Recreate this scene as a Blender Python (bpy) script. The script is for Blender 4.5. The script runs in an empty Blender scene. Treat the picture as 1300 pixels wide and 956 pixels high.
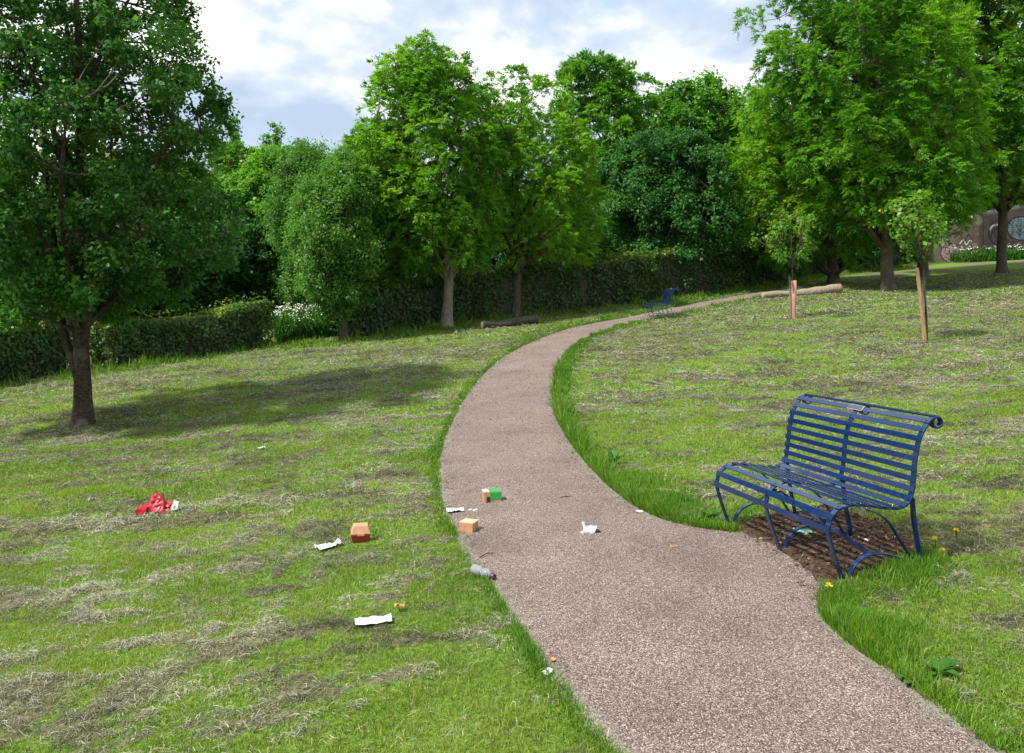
import bpy, math, random
import numpy as np
from mathutils import Vector, Matrix, noise as mnoise

rng = np.random.default_rng(7)
random.seed(7)
SC = bpy.context.scene
COL = SC.collection
R = math.radians

# ------------------------------------------------------------------ camera model / terrain
F, HOR, CX, EYE = 1011.0, 389.0, 650.0, 1.6      # lens in pixels of a 1300 px wide frame, eye height


def soft(y, s=1.6):
    return s * np.logaddexp(0, y / s)


def cap(v, lim, s):
    return lim - soft(lim - v, s)


def vhash(ix, iy, iz, seed):
    h = (ix * 374761393 + iy * 668265263 + iz * 2147483647 + seed * 1442695041) & 0xFFFFFFFF
    h = ((h ^ (h >> 13)) * 1274126177) & 0xFFFFFFFF
    h = (h ^ (h >> 16)) & 0xFFFFFF
    return h / float(0xFFFFFF)


def vnoise(x, y, z=None, seed=0):
    x = np.asarray(x, float); y = np.asarray(y, float)
    z = np.zeros_like(x) if z is None else np.asarray(z, float)
    ix, iy, iz = np.floor(x).astype(np.int64), np.floor(y).astype(np.int64), np.floor(z).astype(np.int64)
    fx, fy, fz = x - ix, y - iy, z - iz
    fx, fy, fz = (f * f * (3 - 2 * f) for f in (fx, fy, fz))
    r = 0
    for dx in (0, 1):
        for dy in (0, 1):
            for dz in (0, 1):
                w = (fx if dx else 1 - fx) * (fy if dy else 1 - fy) * (fz if dz else 1 - fz)
                r = r + w * vhash(ix + dx, iy + dy, iz + dz, seed)
    return r


def fbm(x, y, z=None, seed=0, octv=4):
    a, s, t = 0.5, 0.0, 0.0
    x = np.asarray(x, float); y = np.asarray(y, float)
    for o in range(octv):
        s = s + a * vnoise(x, y, z, seed + o * 17); t += a
        x = x * 2.03 + 11.3; y = y * 2.03 + 7.7
        z = None if z is None else z * 2.03 + 3.1
        a *= 0.5
    return s / t


def T0(x, y):
    x = np.asarray(x, float); y = np.asarray(y, float)
    ye = 62 - soft(62 - y, 6.0)
    xe = np.where(x > 0, 45 - soft(45 - x, 6.0), -(45 - soft(45 + x, 6.0)))
    return 0.06 * xe + 0.07 * soft(ye - 8)


def T(x, y):                                       # gentle undulation added
    x = np.asarray(x, float); y = np.asarray(y, float)
    return T0(x, y) + 0.05 * (vnoise(x * .45, y * .45, seed=3) - .5) * np.clip((y - 5) / 8, 0.15, 1)


def ground(px, py):
    a = (px - CX) / F; b = (HOR - py) / F
    s = np.linspace(.5, 140, 12000)
    f = EYE + b * s - T(a * s, s)
    i = int(np.argmax(f < 0)); d = s[i]
    return np.array([a * d, d, float(T(a * d, d))])


def at(px, py, d):
    return np.array([(px - CX) / F * d, d, EYE + (HOR - py) / F * d])


# ------------------------------------------------------------------ helpers
def link(o, parent=None):
    COL.objects.link(o)
    if parent is not None:
        o.parent = parent
    return o


def tag(o, label=None, cat=None, group=None, kind=None):
    if label: o['label'] = label
    if cat: o['category'] = cat
    if group: o['group'] = group
    if kind: o['kind'] = kind
    return o


def empty(name, loc, rz=0, label=None, cat=None, group=None):
    o = bpy.data.objects.new(name, None)
    o.empty_display_size = .2
    o.location = loc; o.rotation_euler = (0, 0, rz)
    link(o)
    return tag(o, label, cat, group)


def mesh_np(name, V, faces, mats, parent=None, attrs=None, smooth=False, fmat=None, world_parent=True):
    """V (n,3); faces: int array (m,k) or list of such arrays"""
    V = np.ascontiguousarray(V, dtype=np.float32)
    if not isinstance(faces, (list, tuple)): faces = [faces]
    faces = [np.asarray(f, dtype=np.int32) for f in faces if len(f)]
    me = bpy.data.meshes.new(name)
    me.vertices.add(len(V)); me.vertices.foreach_set('co', V.ravel())
    nl = sum(f.size for f in faces); nf = sum(len(f) for f in faces)
    me.loops.add(nl); me.loops.foreach_set('vertex_index', np.concatenate([f.ravel() for f in faces]))
    me.polygons.add(nf)
    tot = np.concatenate([np.full(len(f), f.shape[1], np.int32) for f in faces])
    st = np.concatenate([[0], np.cumsum(tot)[:-1]]).astype(np.int32)
    me.polygons.foreach_set('loop_start', st)
    me.polygons.foreach_set('loop_total', tot)
    if smooth: me.polygons.foreach_set('use_smooth', np.ones(nf, bool))
    if fmat is not None: me.polygons.foreach_set('material_index', np.asarray(fmat, np.int32))
    for k, (dom, arr) in (attrs or {}).items():
        at_ = me.attributes.new(k, 'FLOAT', dom)
        at_.data.foreach_set('value', np.ascontiguousarray(arr, dtype=np.float32))
    me.update(calc_edges=True); me.validate(verbose=False)
    if not isinstance(mats, (list, tuple)): mats = [mats]
    for m in mats: me.materials.append(m)
    o = bpy.data.objects.new(name, me)
    return link(o, parent)


class MB:
    """collects simple shapes and links them as ONE mesh object"""
    def __init__(s): s.v = []; s.f = []; s.m = []
    def add(s, vs, fs, m=0):
        b = len(s.v); s.v += [tuple(map(float, p)) for p in vs]
        s.f += [tuple(i + b for i in f) for f in fs]; s.m += [m] * len(fs)
    def tube(s, pts, rad, n=6, cap=True, m=0):
        pts = [np.array(p, float) for p in pts]
        if not hasattr(rad, '__len__'): rad = [rad] * len(pts)
        vs = []; up = np.array([.31, .17, .94])
        prev = None
        for i, p in enumerate(pts):
            t = pts[min(i + 1, len(pts) - 1)] - pts[max(i - 1, 0)]
            t = t / (np.linalg.norm(t) + 1e-9)
            if prev is None:
                a = np.cross(t, up if abs(t @ up) < .9 else np.array([1., 0, 0]))
            else:
                a = prev - t * (prev @ t)
            a /= np.linalg.norm(a) + 1e-9; b = np.cross(t, a); prev = a
            for k in range(n):
                w = 2 * math.pi * k / n
                vs.append(p + rad[i] * (math.cos(w) * a + math.sin(w) * b))
        fs = []
        for i in range(len(pts) - 1):
            for k in range(n):
                k2 = (k + 1) % n
                fs.append((i * n + k, i * n + k2, (i + 1) * n + k2, (i + 1) * n + k))
        if cap:
            fs.append(tuple(range(n - 1, -1, -1))); fs.append(tuple((len(pts) - 1) * n + k for k in range(n)))
        s.add(vs, fs, m)
    def box(s, c, sz, M=None, m=0):
        c = np.array(c, float); h = np.array(sz, float) / 2
        vs = []
        for dx, dy, dz in ((-1,-1,-1),(1,-1,-1),(1,1,-1),(-1,1,-1),(-1,-1,1),(1,-1,1),(1,1,1),(-1,1,1)):
            p = h * (dx, dy, dz)
            if M is not None: p = M @ p
            vs.append(c + p)
        s.add(vs, [(0,3,2,1),(4,5,6,7),(0,1,5,4),(1,2,6,5),(2,3,7,6),(3,0,4,7)], m)
    def sweep(s, pts, wx, th, m=0):
        """flat bar swept along a profile (y,z) list; width wx along local x centred at pts[i][0]"""
        pts = [np.array(p, float) for p in pts]
        vs = []; n = len(pts)
        for i, p in enumerate(pts):
            t = pts[min(i + 1, n - 1)] - pts[max(i - 1, 0)]
            t[0] = 0; t /= np.linalg.norm(t) + 1e-9
            nn = np.array([0, -t[2], t[1]])
            for sx, sn in ((-1,-1),(1,-1),(1,1),(-1,1)):
                vs.append(p + np.array([sx * wx / 2, 0, 0]) + nn * sn * th / 2)
        fs = []
        for i in range(n - 1):
            for k in range(4):
                k2 = (k + 1) % 4
                fs.append((i*4+k, i*4+k2, (i+1)*4+k2, (i+1)*4+k))
        fs += [(3,2,1,0), tuple((n-1)*4+k for k in range(4))]
        s.add(vs, fs, m)
    def build(s, name, mats, parent=None, smooth=False, bevel=0):
        me = bpy.data.meshes.new(name)
        me.from_pydata(s.v, [], s.f); me.update()
        if not isinstance(mats, (list, tuple)): mats = [mats]
        for m_ in mats: me.materials.append(m_)
        me.polygons.foreach_set('material_index', np.array(s.m, np.int32))
        if smooth: me.polygons.foreach_set('use_smooth', np.ones(len(s.f), bool))
        o = bpy.data.objects.new(name, me)
        if bevel:
            b = o.modifiers.new('bevel', 'BEVEL'); b.width = bevel; b.segments = 2; b.limit_method = 'ANGLE'; b.angle_limit = R(40)
        return link(o, parent)


def copy_tree(o, parent=None):
    c = o.copy(); COL.objects.link(c)
    if parent is not None: c.parent = parent
    for ch in list(o.children): copy_tree(ch, c)
    return c


def smooth_curve(pts, n):
    """Catmull-Rom through pts -> n points"""
    P = np.array(pts, float); P = np.vstack([2*P[0]-P[1], P, 2*P[-1]-P[-2]])
    out = []
    m = len(P) - 3
    for u in np.linspace(0, m - 1e-6, n):
        i = int(u); t = u - i
        a, b, c, d = P[i:i+4]
        out.append(.5*((2*b)+(c-a)*t+(2*a-5*b+4*c-d)*t*t+(3*b-a-3*c+d)*t**3))
    return np.array(out)


# ------------------------------------------------------------------ materials
def mat(name):
    m = bpy.data.materials.new(name); m.use_nodes = True
    nt = m.node_tree
    return m, nt, nt.nodes, nt.links, nt.nodes['Principled BSDF']


def ramp(N, stops, interp='LINEAR'):
    r = N.new('ShaderNodeValToRGB'); e = r.color_ramp.elements
    r.color_ramp.interpolation = interp
    while len(e) < len(stops): e.new(.5)
    for el, (p, c) in zip(e, stops): el.position = p; el.color = (*c, 1)
    return r


def tnoise(N, L, scale, detail=4, rough=.55, coord='Object', mapscale=None):
    tc = N.new('ShaderNodeTexCoord'); n = N.new('ShaderNodeTexNoise')
    n.inputs['Scale'].default_value = scale; n.inputs['Detail'].default_value = detail
    n.inputs['Roughness'].default_value = rough
    if mapscale:
        mp = N.new('ShaderNodeMapping'); mp.inputs['Scale'].default_value = mapscale
        L.new(tc.outputs[coord], mp.inputs['Vector']); L.new(mp.outputs['Vector'], n.inputs['Vector'])
    else:
        L.new(tc.outputs[coord], n.inputs['Vector'])
    return n


def bump(N, L, src, dist, strength, bsdf):
    b = N.new('ShaderNodeBump'); b.inputs['Distance'].default_value = dist; b.inputs['Strength'].default_value = strength
    L.new(src, b.inputs['Height']); L.new(b.outputs['Normal'], bsdf.inputs['Normal'])
    return b


def simple(name, col, rough=.6, var=.15, scale=8, bmp=0, spec=.5, metal=0):
    m, nt, N, L, B = mat(name)
    n = tnoise(N, L, scale)
    c0 = tuple(max(0, v * (1 - var)) for v in col); c1 = tuple(min(1, v * (1 + var)) for v in col)
    r = ramp(N, [(.3, c0), (.7, c1)]); L.new(n.outputs['Fac'], r.inputs['Fac']); L.new(r.outputs['Color'], B.inputs['Base Color'])
    B.inputs['Roughness'].default_value = rough; B.inputs['Specular IOR Level'].default_value = spec; B.inputs['Metallic'].default_value = metal
    if bmp: bump(N, L, n.outputs['Fac'], bmp, .6, B)
    return m


def leaf_mat(name, stops, trans=.4, rough=.45, spec=.35, tboost=(1.38, 1.5, .6)):
    """leaf colour from the per-leaf attribute 'tint'; part reflects, part lets light through"""
    m, nt, N, L, B = mat(name)
    a = N.new('ShaderNodeAttribute'); a.attribute_name = 'tint'
    r = ramp(N, stops); L.new(a.outputs['Fac'], r.inputs['Fac'])
    L.new(r.outputs['Color'], B.inputs['Base Color'])
    B.inputs['Roughness'].default_value = rough; B.inputs['Specular IOR Level'].default_value = spec
    t = N.new('ShaderNodeBsdfTranslucent')
    mx = N.new('ShaderNodeMix'); mx.data_type = 'RGBA'; mx.blend_type = 'MULTIPLY'
    mx.inputs['Factor'].default_value = 1; mx.inputs[7].default_value = (*tboost, 1); mx.clamp_result = True
    L.new(r.outputs['Color'], mx.inputs[6]); L.new(mx.outputs[2], t.inputs['Color'])
    s = N.new('ShaderNodeMixShader'); s.inputs['Fac'].default_value = trans
    L.new(B.outputs[0], s.inputs[1]); L.new(t.outputs[0], s.inputs[2])
    L.new(s.outputs[0], N['Material Output'].inputs['Surface'])
    return m


def bark_mat(name, c0, c1, vs=(9, 9, 2.2), lichen=None):
    m, nt, N, L, B = mat(name)
    n = tnoise(N, L, 3.2, 7, .68, mapscale=vs)
    r = ramp(N, [(.32, c0), (.55, tuple((a+b)/2 for a, b in zip(c0, c1))), (.72, c1)])
    L.new(n.outputs['Fac'], r.inputs['Fac'])
    out = r.outputs['Color']
    if lichen:
        n2 = tnoise(N, L, 2.2, 5); r2 = ramp(N, [(.52, (0,0,0)), (.64, (1,1,1))])
        L.new(n2.outputs['Fac'], r2.inputs['Fac'])
        mx = N.new('ShaderNodeMix'); mx.data_type = 'RGBA'; mx.inputs[7].default_value = (*lichen, 1)
        L.new(r2.outputs['Color'], mx.inputs['Factor']); L.new(out, mx.inputs[6]); out = mx.outputs[2]
    L.new(out, B.inputs['Base Color']); B.inputs['Roughness'].default_value = .9; B.inputs['Specular IOR Level'].default_value = .2
    bump(N, L, n.outputs['Fac'], .03, .9, B)
    return m


M = {}
M['bark_ash'] = bark_mat('bark_ash', (.04, .03, .022), (.155, .125, .09), lichen=(.11, .115, .07))
M['bark_grey'] = bark_mat('bark_grey', (.10, .085, .065), (.34, .29, .22), lichen=(.22, .22, .15))
M['bark_dark'] = bark_mat('bark_dark', (.035, .028, .022), (.13, .105, .085))
M['bark_cherry'] = bark_mat('bark_cherry', (.014, .010, .008), (.105, .078, .058), vs=(5, 5, 9), lichen=(.12, .12, .085))
M['bark_pale'] = bark_mat('bark_pale', (.16, .12, .085), (.42, .35, .27))
# foliage
M['leaf_near'] = leaf_mat('leaf_near', [(0, (0.0242, 0.0797, 0.0169)), (0.5, (0.0507, 0.1509, 0.0242)), (0.88, (0.0966, 0.2354, 0.0362)), (1, (0.2053, 0.1811, 0.0483))], .42, rough=.45, spec=.25)
M['leaf_ash'] = leaf_mat('leaf_ash', [(0, (0.0525, 0.1575, 0.0126)), (0.5, (0.1103, 0.2730, 0.0189)), (0.8, (0.1785, 0.3465, 0.0252)), (1, (0.2835, 0.3990, 0.0420))], .5, rough=.5)
M['leaf_ash_yellow'] = leaf_mat('leaf_ash_yellow', [(0, (.055, .17, .012)), (.5, (.115, .29, .02)), (.8, (.20, .37, .024)), (1, (.32, .42, .04))], .5, rough=.5)
M['leaf_mid'] = leaf_mat('leaf_mid', [(0, (0.0403, 0.1323, 0.0161)), (0.5, (0.0862, 0.2415, 0.0253)), (0.85, (0.1437, 0.3105, 0.0345)), (1, (0.2300, 0.3450, 0.0460))], .45)
M['leaf_dark'] = leaf_mat('leaf_dark', [(0, (0.0215, 0.0805, 0.0242)), (0.5, (0.0429, 0.1409, 0.0322)), (0.85, (0.0778, 0.1946, 0.0403)), (1, (0.1208, 0.2147, 0.0537))], .35, rough=.6, spec=.2)
M['leaf_grey'] = leaf_mat('leaf_grey', [(0, (.038, .12, .020)), (.5, (.078, .20, .030)), (.85, (.13, .27, .045)), (1, (.19, .30, .06))], .42)
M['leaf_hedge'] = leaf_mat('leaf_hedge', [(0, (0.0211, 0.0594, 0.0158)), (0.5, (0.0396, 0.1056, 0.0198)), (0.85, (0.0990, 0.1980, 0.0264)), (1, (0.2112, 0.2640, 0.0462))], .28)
M['leaf_sapling'] = leaf_mat('leaf_sapling', [(0, (.06, .15, .015)), (.6, (.10, .22, .02)), (.9, (.16, .28, .03)), (1, (.3, .26, .06))], .45)
M['leaf_weed'] = leaf_mat('leaf_weed', [(0, (.025, .09, .012)), (.6, (.05, .15, .018)), (1, (.09, .20, .03))], .35, rough=.55, spec=.2)
M['twig'] = simple('twig', (.05, .036, .025), .9, .3, 20)
M['grass'] = leaf_mat('grass', [(0, (.046, .128, .010)), (.4, (.122, .215, .020)), (.75, (.225, .31, .034)), (1, (.35, .345, .13))], .38, rough=.5, spec=.3, tboost=(1.3, 1.25, .7))
M['verge'] = leaf_mat('verge', [(0, (.04, .13, .010)), (.5, (.10, .225, .014)), (.82, (.20, .31, .03)), (1, (.42, .40, .22))], .4, rough=.45, spec=.35, tboost=(1.3, 1.25, .7))
M['hay'] = leaf_mat('hay', [(0, (.032, .032, .018)), (.4, (.18, .185, .112)), (.75, (.38, .38, .27)), (1, (.60, .58, .46))], .15, rough=.8, spec=.15, tboost=(1, 1, 1))
M['litterleaf'] = leaf_mat('litterleaf', [(0, (.03, .017, .01)), (.5, (.09, .045, .022)), (.85, (.19, .09, .045)), (1, (.36, .25, .15))], .15, rough=.8, spec=.2, tboost=(1, 1, 1))


def lawn_material():
    m, nt, N, L, B = mat('lawn_soil_and_thatch')
    a = N.new('ShaderNodeAttribute'); a.attribute_name = 'hay'
    n1 = tnoise(N, L, 34, 6, .7); n2 = tnoise(N, L, 7, 5, .6)
    g = ramp(N, [(.3, (.042, .085, .014)), (.5, (.105, .19, .024)), (.68, (.19, .26, .045))])
    L.new(n1.outputs['Fac'], g.inputs['Fac'])
    h = ramp(N, [(.3, (.045, .042, .024)), (.5, (.12, .115, .066)), (.7, (.24, .23, .15))])
    L.new(n1.outputs['Fac'], h.inputs['Fac'])
    ad = N.new('ShaderNodeMath'); ad.operation = 'MULTIPLY_ADD'; ad.inputs[1].default_value = .5
    sb = N.new('ShaderNodeMath'); sb.operation = 'SUBTRACT'; sb.inputs[1].default_value = .25
    L.new(n2.outputs['Fac'], ad.inputs[0]); L.new(a.outputs['Fac'], ad.inputs[2]); L.new(ad.outputs[0], sb.inputs[0])
    rr = ramp(N, [(.36, (0, 0, 0)), (.62, (1, 1, 1))]); L.new(sb.outputs[0], rr.inputs['Fac'])
    mx = N.new('ShaderNodeMix'); mx.data_type = 'RGBA'
    L.new(rr.outputs['Color'], mx.inputs['Factor']); L.new(g.outputs['Color'], mx.inputs[6]); L.new(h.outputs['Color'], mx.inputs[7])
    L.new(mx.outputs[2], B.inputs['Base Color']); B.inputs['Roughness'].default_value = .95; B.inputs['Specular IOR Level'].default_value = .1
    bump(N, L, n1.outputs['Fac'], .03, .8, B)
    return m


def path_material():
    m, nt, N, L, B = mat('bound_gravel')
    tc = N.new('ShaderNodeTexCoord')
    v = N.new('ShaderNodeTexVoronoi'); v.inputs['Scale'].default_value = 205
    L.new(tc.outputs['Object'], v.inputs['Vector'])
    sx = N.new('ShaderNodeSeparateColor'); L.new(v.outputs['Color'], sx.inputs[0])
    r = ramp(N, [(0, (.035, .030, .030)), (.18, (.090, .070, .064)), (.40, (.19, .138, .118)), (.58, (.15, .134, .126)), (.76, (.262, .208, .182)), (.90, (.37, .315, .28)), (1, (.54, .49, .44))])
    L.new(sx.outputs[0], r.inputs['Fac'])
    # larger lighter / darker drifts
    n = tnoise(N, L, 1.6, 6, .6)
    rn = ramp(N, [(.28, (.74, .70, .70)), (.5, (.98, .925, .915)), (.72, (1.16, 1.10, 1.09))]); L.new(n.outputs['Fac'], rn.inputs['Fac'])
    mul = N.new('ShaderNodeMix'); mul.data_type = 'RGBA'; mul.blend_type = 'MULTIPLY'; mul.inputs['Factor'].default_value = 1
    L.new(r.outputs['Color'], mul.inputs[6]); L.new(rn.outputs['Color'], mul.inputs[7])
    # mossy dust along the edges
    a = N.new('ShaderNodeAttribute'); a.attribute_name = 'edge'
    n3 = tnoise(N, L, 9, 5, .7)
    ad = N.new('ShaderNodeMath'); ad.operation = 'ADD'; L.new(a.outputs['Fac'], ad.inputs[0]); L.new(n3.outputs['Fac'], ad.inputs[1])
    re = ramp(N, [(.82, (0, 0, 0)), (1.0, (.75, .75, .75))]); 
    hf = N.new('ShaderNodeMath'); hf.operation = 'MULTIPLY'; hf.inputs[1].default_value = .72
    L.new(ad.outputs[0], hf.inputs[0]); L.new(hf.outputs[0], re.inputs['Fac'])
    rm = ramp(N, [(0, (.10, .105, .075)), (.5, (.22, .22, .17)), (1, (.40, .39, .33))]); L.new(sx.outputs[1], rm.inputs['Fac'])
    mx = N.new('ShaderNodeMix'); mx.data_type = 'RGBA'
    L.new(re.outputs['Color'], mx.inputs['Factor']); L.new(mul.outputs[2], mx.inputs[6]); L.new(rm.outputs['Color'], mx.inputs[7])
    L.new(mx.outputs[2], B.inputs['Base Color']); B.inputs['Roughness'].default_value = .85; B.inputs['Specular IOR Level'].default_value = .25
    iv = N.new('ShaderNodeMath'); iv.operation = 'SUBTRACT'; iv.inputs[0].default_value = 1; L.new(v.outputs['Distance'], iv.inputs[1])
    bump(N, L, iv.outputs[0], .008, .9, B)
    return m


def soil_material():
    m, nt, N, L, B = mat('bare_soil')
    n = tnoise(N, L, 26, 8, .7); n2 = tnoise(N, L, 5, 4)
    r = ramp(N, [(.25, (.016, .011, .008)), (.48, (.06, .043, .030)), (.62, (.12, .09, .065)), (.75, (.24, .19, .15))])
    L.new(n.outputs['Fac'], r.inputs['Fac']); L.new(r.outputs['Color'], B.inputs['Base Color'])
    B.inputs['Roughness'].default_value = .95; B.inputs['Specular IOR Level'].default_value = .15
    bump(N, L, n.outputs['Fac'], .03, 1, B)
    return m


def bench_material():
    m, nt, N, L, B = mat('blue_bench_paint')
    n = tnoise(N, L, 30, 5, .65); r = ramp(N, [(.3, (.0008, .0105, .050)), (.7, (.0014, .017, .080))])
    L.new(n.outputs['Fac'], r.inputs['Fac'])
    n2 = tnoise(N, L, 55, 6, .75); r2 = ramp(N, [(.73, (0, 0, 0)), (.78, (1, 1, 1))]); L.new(n2.outputs['Fac'], r2.inputs['Fac'])
    mx = N.new('ShaderNodeMix'); mx.data_type = 'RGBA'; mx.inputs[7].default_value = (.28, .32, .42, 1)
    L.new(r2.outputs['Color'], mx.inputs['Factor']); L.new(r.outputs['Color'], mx.inputs[6])
    L.new(mx.outputs[2], B.inputs['Base Color'])
    rr = ramp(N, [(.3, (.24, .24, .24)), (.7, (.38, .38, .38))]); L.new(n.outputs['Fac'], rr.inputs['Fac']); L.new(rr.outputs['Color'], B.inputs['Roughness'])
    B.inputs['Specular IOR Level'].default_value = .5; B.inputs['Specular Tint'].default_value = (.55, .75, 1, 1); B.inputs['Coat Tint'].default_value = (.8, .92, 1, 1); B.inputs['Coat Weight'].default_value = .7; B.inputs['Coat Roughness'].default_value = .10
    bump(N, L, n.outputs['Fac'], .002, .35, B)
    return m


M['lawn'] = lawn_material(); M['path'] = path_material(); M['soil'] = soil_material(); M['bench'] = bench_material()
M['paper'] = simple('paper', (.52, .52, .52), .8, .06, 30)
M['card'] = simple('card', (.42, .22, .12), .75, .15, 25)
M['card_pale'] = simple('card_pale', (.58, .36, .22), .75, .12, 25)
M['card_inside'] = simple('card_inside', (.55, .48, .4), .8, .1, 20)
M['red'] = simple('red', (.34, .006, .018), .45, .25, 14)
M['darkred'] = simple('darkred', (.30, .018, .014), .5, .2, 14)
M['green'] = simple('green', (.02, .30, .06), .5, .12, 14)
M['black'] = simple('black', (.015, .015, .015), .5, .2, 14)
M['teal'] = simple('teal', (.12, .42, .36), .4, .3, 18)
M['orange'] = simple('orange', (.58, .24, .05), .7, .3, 30)
M['crust'] = simple('crust', (.55, .30, .13), .8, .3, 40)
M['purple'] = simple('purple', (.075, .012, .06), .4, .1, 20)
M['tan_wood'] = bark_mat('tan_wood', (.20, .125, .07), (.42, .29, .17), vs=(12, 12, 1.2))
M['grey_wood'] = bark_mat('grey_wood', (.13, .10, .075), (.30, .25, .19), vs=(12, 12, 1.2))
M['pink_tube'] = simple('pink_tube', (.36, .185, .145), .6, .15, 6)
M['cutwood'] = bark_mat('cutwood', (.40, .28, .17), (.60, .46, .31), vs=(6, 6, 6))
M['white_paint'] = simple('white_paint', (.62, .64, .64), .8, .15, 3)
M['blue_paint'] = simple('blue_paint', (.24, .33, .37), .8, .5, 5)
M['pink_paint'] = simple('pink_paint', (.34, .24, .25), .85, .2, 3)
M['dark_paint'] = simple('dark_paint', (.03, .03, .035), .8, .2, 3)
M['yellow'] = simple('yellow', (.78, .62, .01), .6, .1, 60)
M['white_flower'] = simple('white_flower', (.62, .66, .55), .8, .1, 60)
M['plaque'] = simple('plaque', (.10, .11, .13), .35, .2, 40, metal=.6)
M['plaque_rim'] = simple('plaque_rim', (.35, .38, .42), .4, .2, 40, metal=.5)


def brick_material(name, c1, c2, mortar):
    m, nt, N, L, B = mat(name)
    tc = N.new('ShaderNodeTexCoord'); mp = N.new('ShaderNodeMapping'); mp.inputs['Rotation'].default_value = (R(90), 0, 0)
    b = N.new('ShaderNodeTexBrick'); b.inputs['Scale'].default_value = 1
    b.inputs['Brick Width'].default_value = .225; b.inputs['Row Height'].default_value = .075; b.inputs['Mortar Size'].default_value = .008
    b.inputs['Color1'].default_value = (*c1, 1); b.inputs['Color2'].default_value = (*c2, 1); b.inputs['Mortar'].default_value = (*mortar, 1)
    L.new(tc.outputs['Object'], mp.inputs['Vector']); L.new(mp.outputs['Vector'], b.inputs['Vector'])
    n = tnoise(N, L, 1.5, 6); r = ramp(N, [(.3, (.6, .6, .6)), (.7, (1.1, 1.1, 1.1))]); L.new(n.outputs['Fac'], r.inputs['Fac'])
    mx = N.new('ShaderNodeMix'); mx.data_type = 'RGBA'; mx.blend_type = 'MULTIPLY'; mx.inputs['Factor'].default_value = 1
    L.new(b.outputs['Color'], mx.inputs[6]); L.new(r.outputs['Color'], mx.inputs[7]); L.new(mx.outputs[2], B.inputs['Base Color'])
    B.inputs['Roughness'].default_value = .9
    return m


M['brick'] = brick_material('brick', (.13, .09, .08), (.17, .115, .10), (.15, .135, .12))
M['coping'] = simple('coping', (.27, .25, .23), .9, .2, 5)


def plastic():
    m, nt, N, L, B = mat('clear_plastic')
    n = tnoise(N, L, 40, 3); r = ramp(N, [(.3, (.06, .06, .06)), (.7, (.16, .16, .16))]); L.new(n.outputs['Fac'], r.inputs['Fac'])
    L.new(r.outputs['Color'], B.inputs['Roughness'])
    B.inputs['Base Color'].default_value = (.86, .90, .97, 1); B.inputs['Transmission Weight'].default_value = .8; B.inputs['IOR'].default_value = 1.4
    B.inputs['Specular IOR Level'].default_value = .8
    return m


M['plastic'] = plastic()

# ------------------------------------------------------------------ path outline (traced on the photo, dropped on the terrain)
PL = [(1040,357),(1000,364.5),(950,373),(900,382),(860,389.5),(800,402),(760,409),(730,415),(700,424),(670,436),(640,452),(610,477),(585,510),(566,545),(555,580),(553,610),(558,645),(572,675),(590,705),(617,745),(655,805),(700,866),(770,956),(890,1100),(1090,1350)]
PR = [(1040,362),(1000,370.5),(950,380.5),(900,390.5),(862,398.5),(820,407),(780,418),(745,432),(724,447),(712,465),(707,490),(707,515),(714,540),(734,572),(766,608),(798,635),(830,653),(860,664),(895,671),(935,676),(985,690),(1030,722),(1045,752),(1048,778),(1064,802),(1098,828),(1152,866),(1275,956),(1500,1100),(1900,1350)]
GL = np.array([ground(*p)[:2] for p in PL]); GR = np.array([ground(*p)[:2] for p in PR])


def resample(P, n):
    P = smooth_curve(P, 400)
    d = np.concatenate([[0], np.cumsum(np.linalg.norm(np.diff(P, axis=0), axis=1))]); d /= d[-1]
    u = np.linspace(0, 1, n)
    return np.stack([np.interp(u, d, P[:, 0]), np.interp(u, d, P[:, 1])], 1)


def match(A, B):
    """for the left edge points find steadily advancing partners on the right edge"""
    fine = resample(B, 1500); out = []; last = 0
    for i, a in enumerate(A):
        lim = min(last + 60, 1499)
        j = last + int(np.argmin(np.linalg.norm(fine[last:lim + 1] - a, axis=1)))
        last = j; out.append(j)
    out[-1] = 1499
    out = np.array(out, float)
    k = np.ones(21) / 21
    out = np.convolve(np.pad(out, 10, mode='edge'), k, mode='valid')
    out[0] = 0; out[-1] = 1499
    return fine[np.clip(np.maximum.accumulate(out).astype(int), 0, 1499)]


NP_ = 260
SL = resample(GL, NP_); SR = match(SL, GR)
PATH_POLY = np.vstack([smooth_curve(GL, 260), smooth_curve(GR, 260)[::-1]])


def inside(poly, x, y):
    x = np.asarray(x, float); y = np.asarray(y, float)
    c = np.zeros(x.shape, bool)
    bx0, by0 = poly.min(0); bx1, by1 = poly.max(0)
    sel = np.nonzero((x > bx0) & (x < bx1) & (y > by0) & (y < by1))[0]
    xs, ys = x[sel], y[sel]; cs = np.zeros(len(sel), bool)
    n = len(poly)
    for i in range(n):
        x1, y1 = poly[i]; x2, y2 = poly[(i + 1) % n]
        if y1 == y2: continue
        k = (y1 > ys) != (y2 > ys)
        if k.any():
            cs[k] ^= xs[k] < (x2 - x1) * (ys[k] - y1) / (y2 - y1) + x1
    c[sel] = cs
    return c


def dist_poly(P, x, y):
    best = np.full(len(x), 1e9)
    for i in range(len(P) - 1):
        a = P[i]; b = P[i + 1]; ab = b - a; l2 = ab @ ab + 1e-9
        t = np.clip(((x - a[0]) * ab[0] + (y - a[1]) * ab[1]) / l2, 0, 1)
        best = np.minimum(best, (x - a[0] - t * ab[0])**2 + (y - a[1] - t * ab[1])**2)
    return np.sqrt(best)


SOIL_PX = [(938,668),(985,655),(1040,650),(1085,655),(1140,680),(1172,700),(1168,716),(1130,728),(1090,739),(1066,743),(1040,738),(1022,722),(985,693),(955,681)]
SOIL_POLY = smooth_curve(np.array([ground(*p)[:2] for p in SOIL_PX] + [ground(*SOIL_PX[0])[:2]]), 120)


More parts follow.
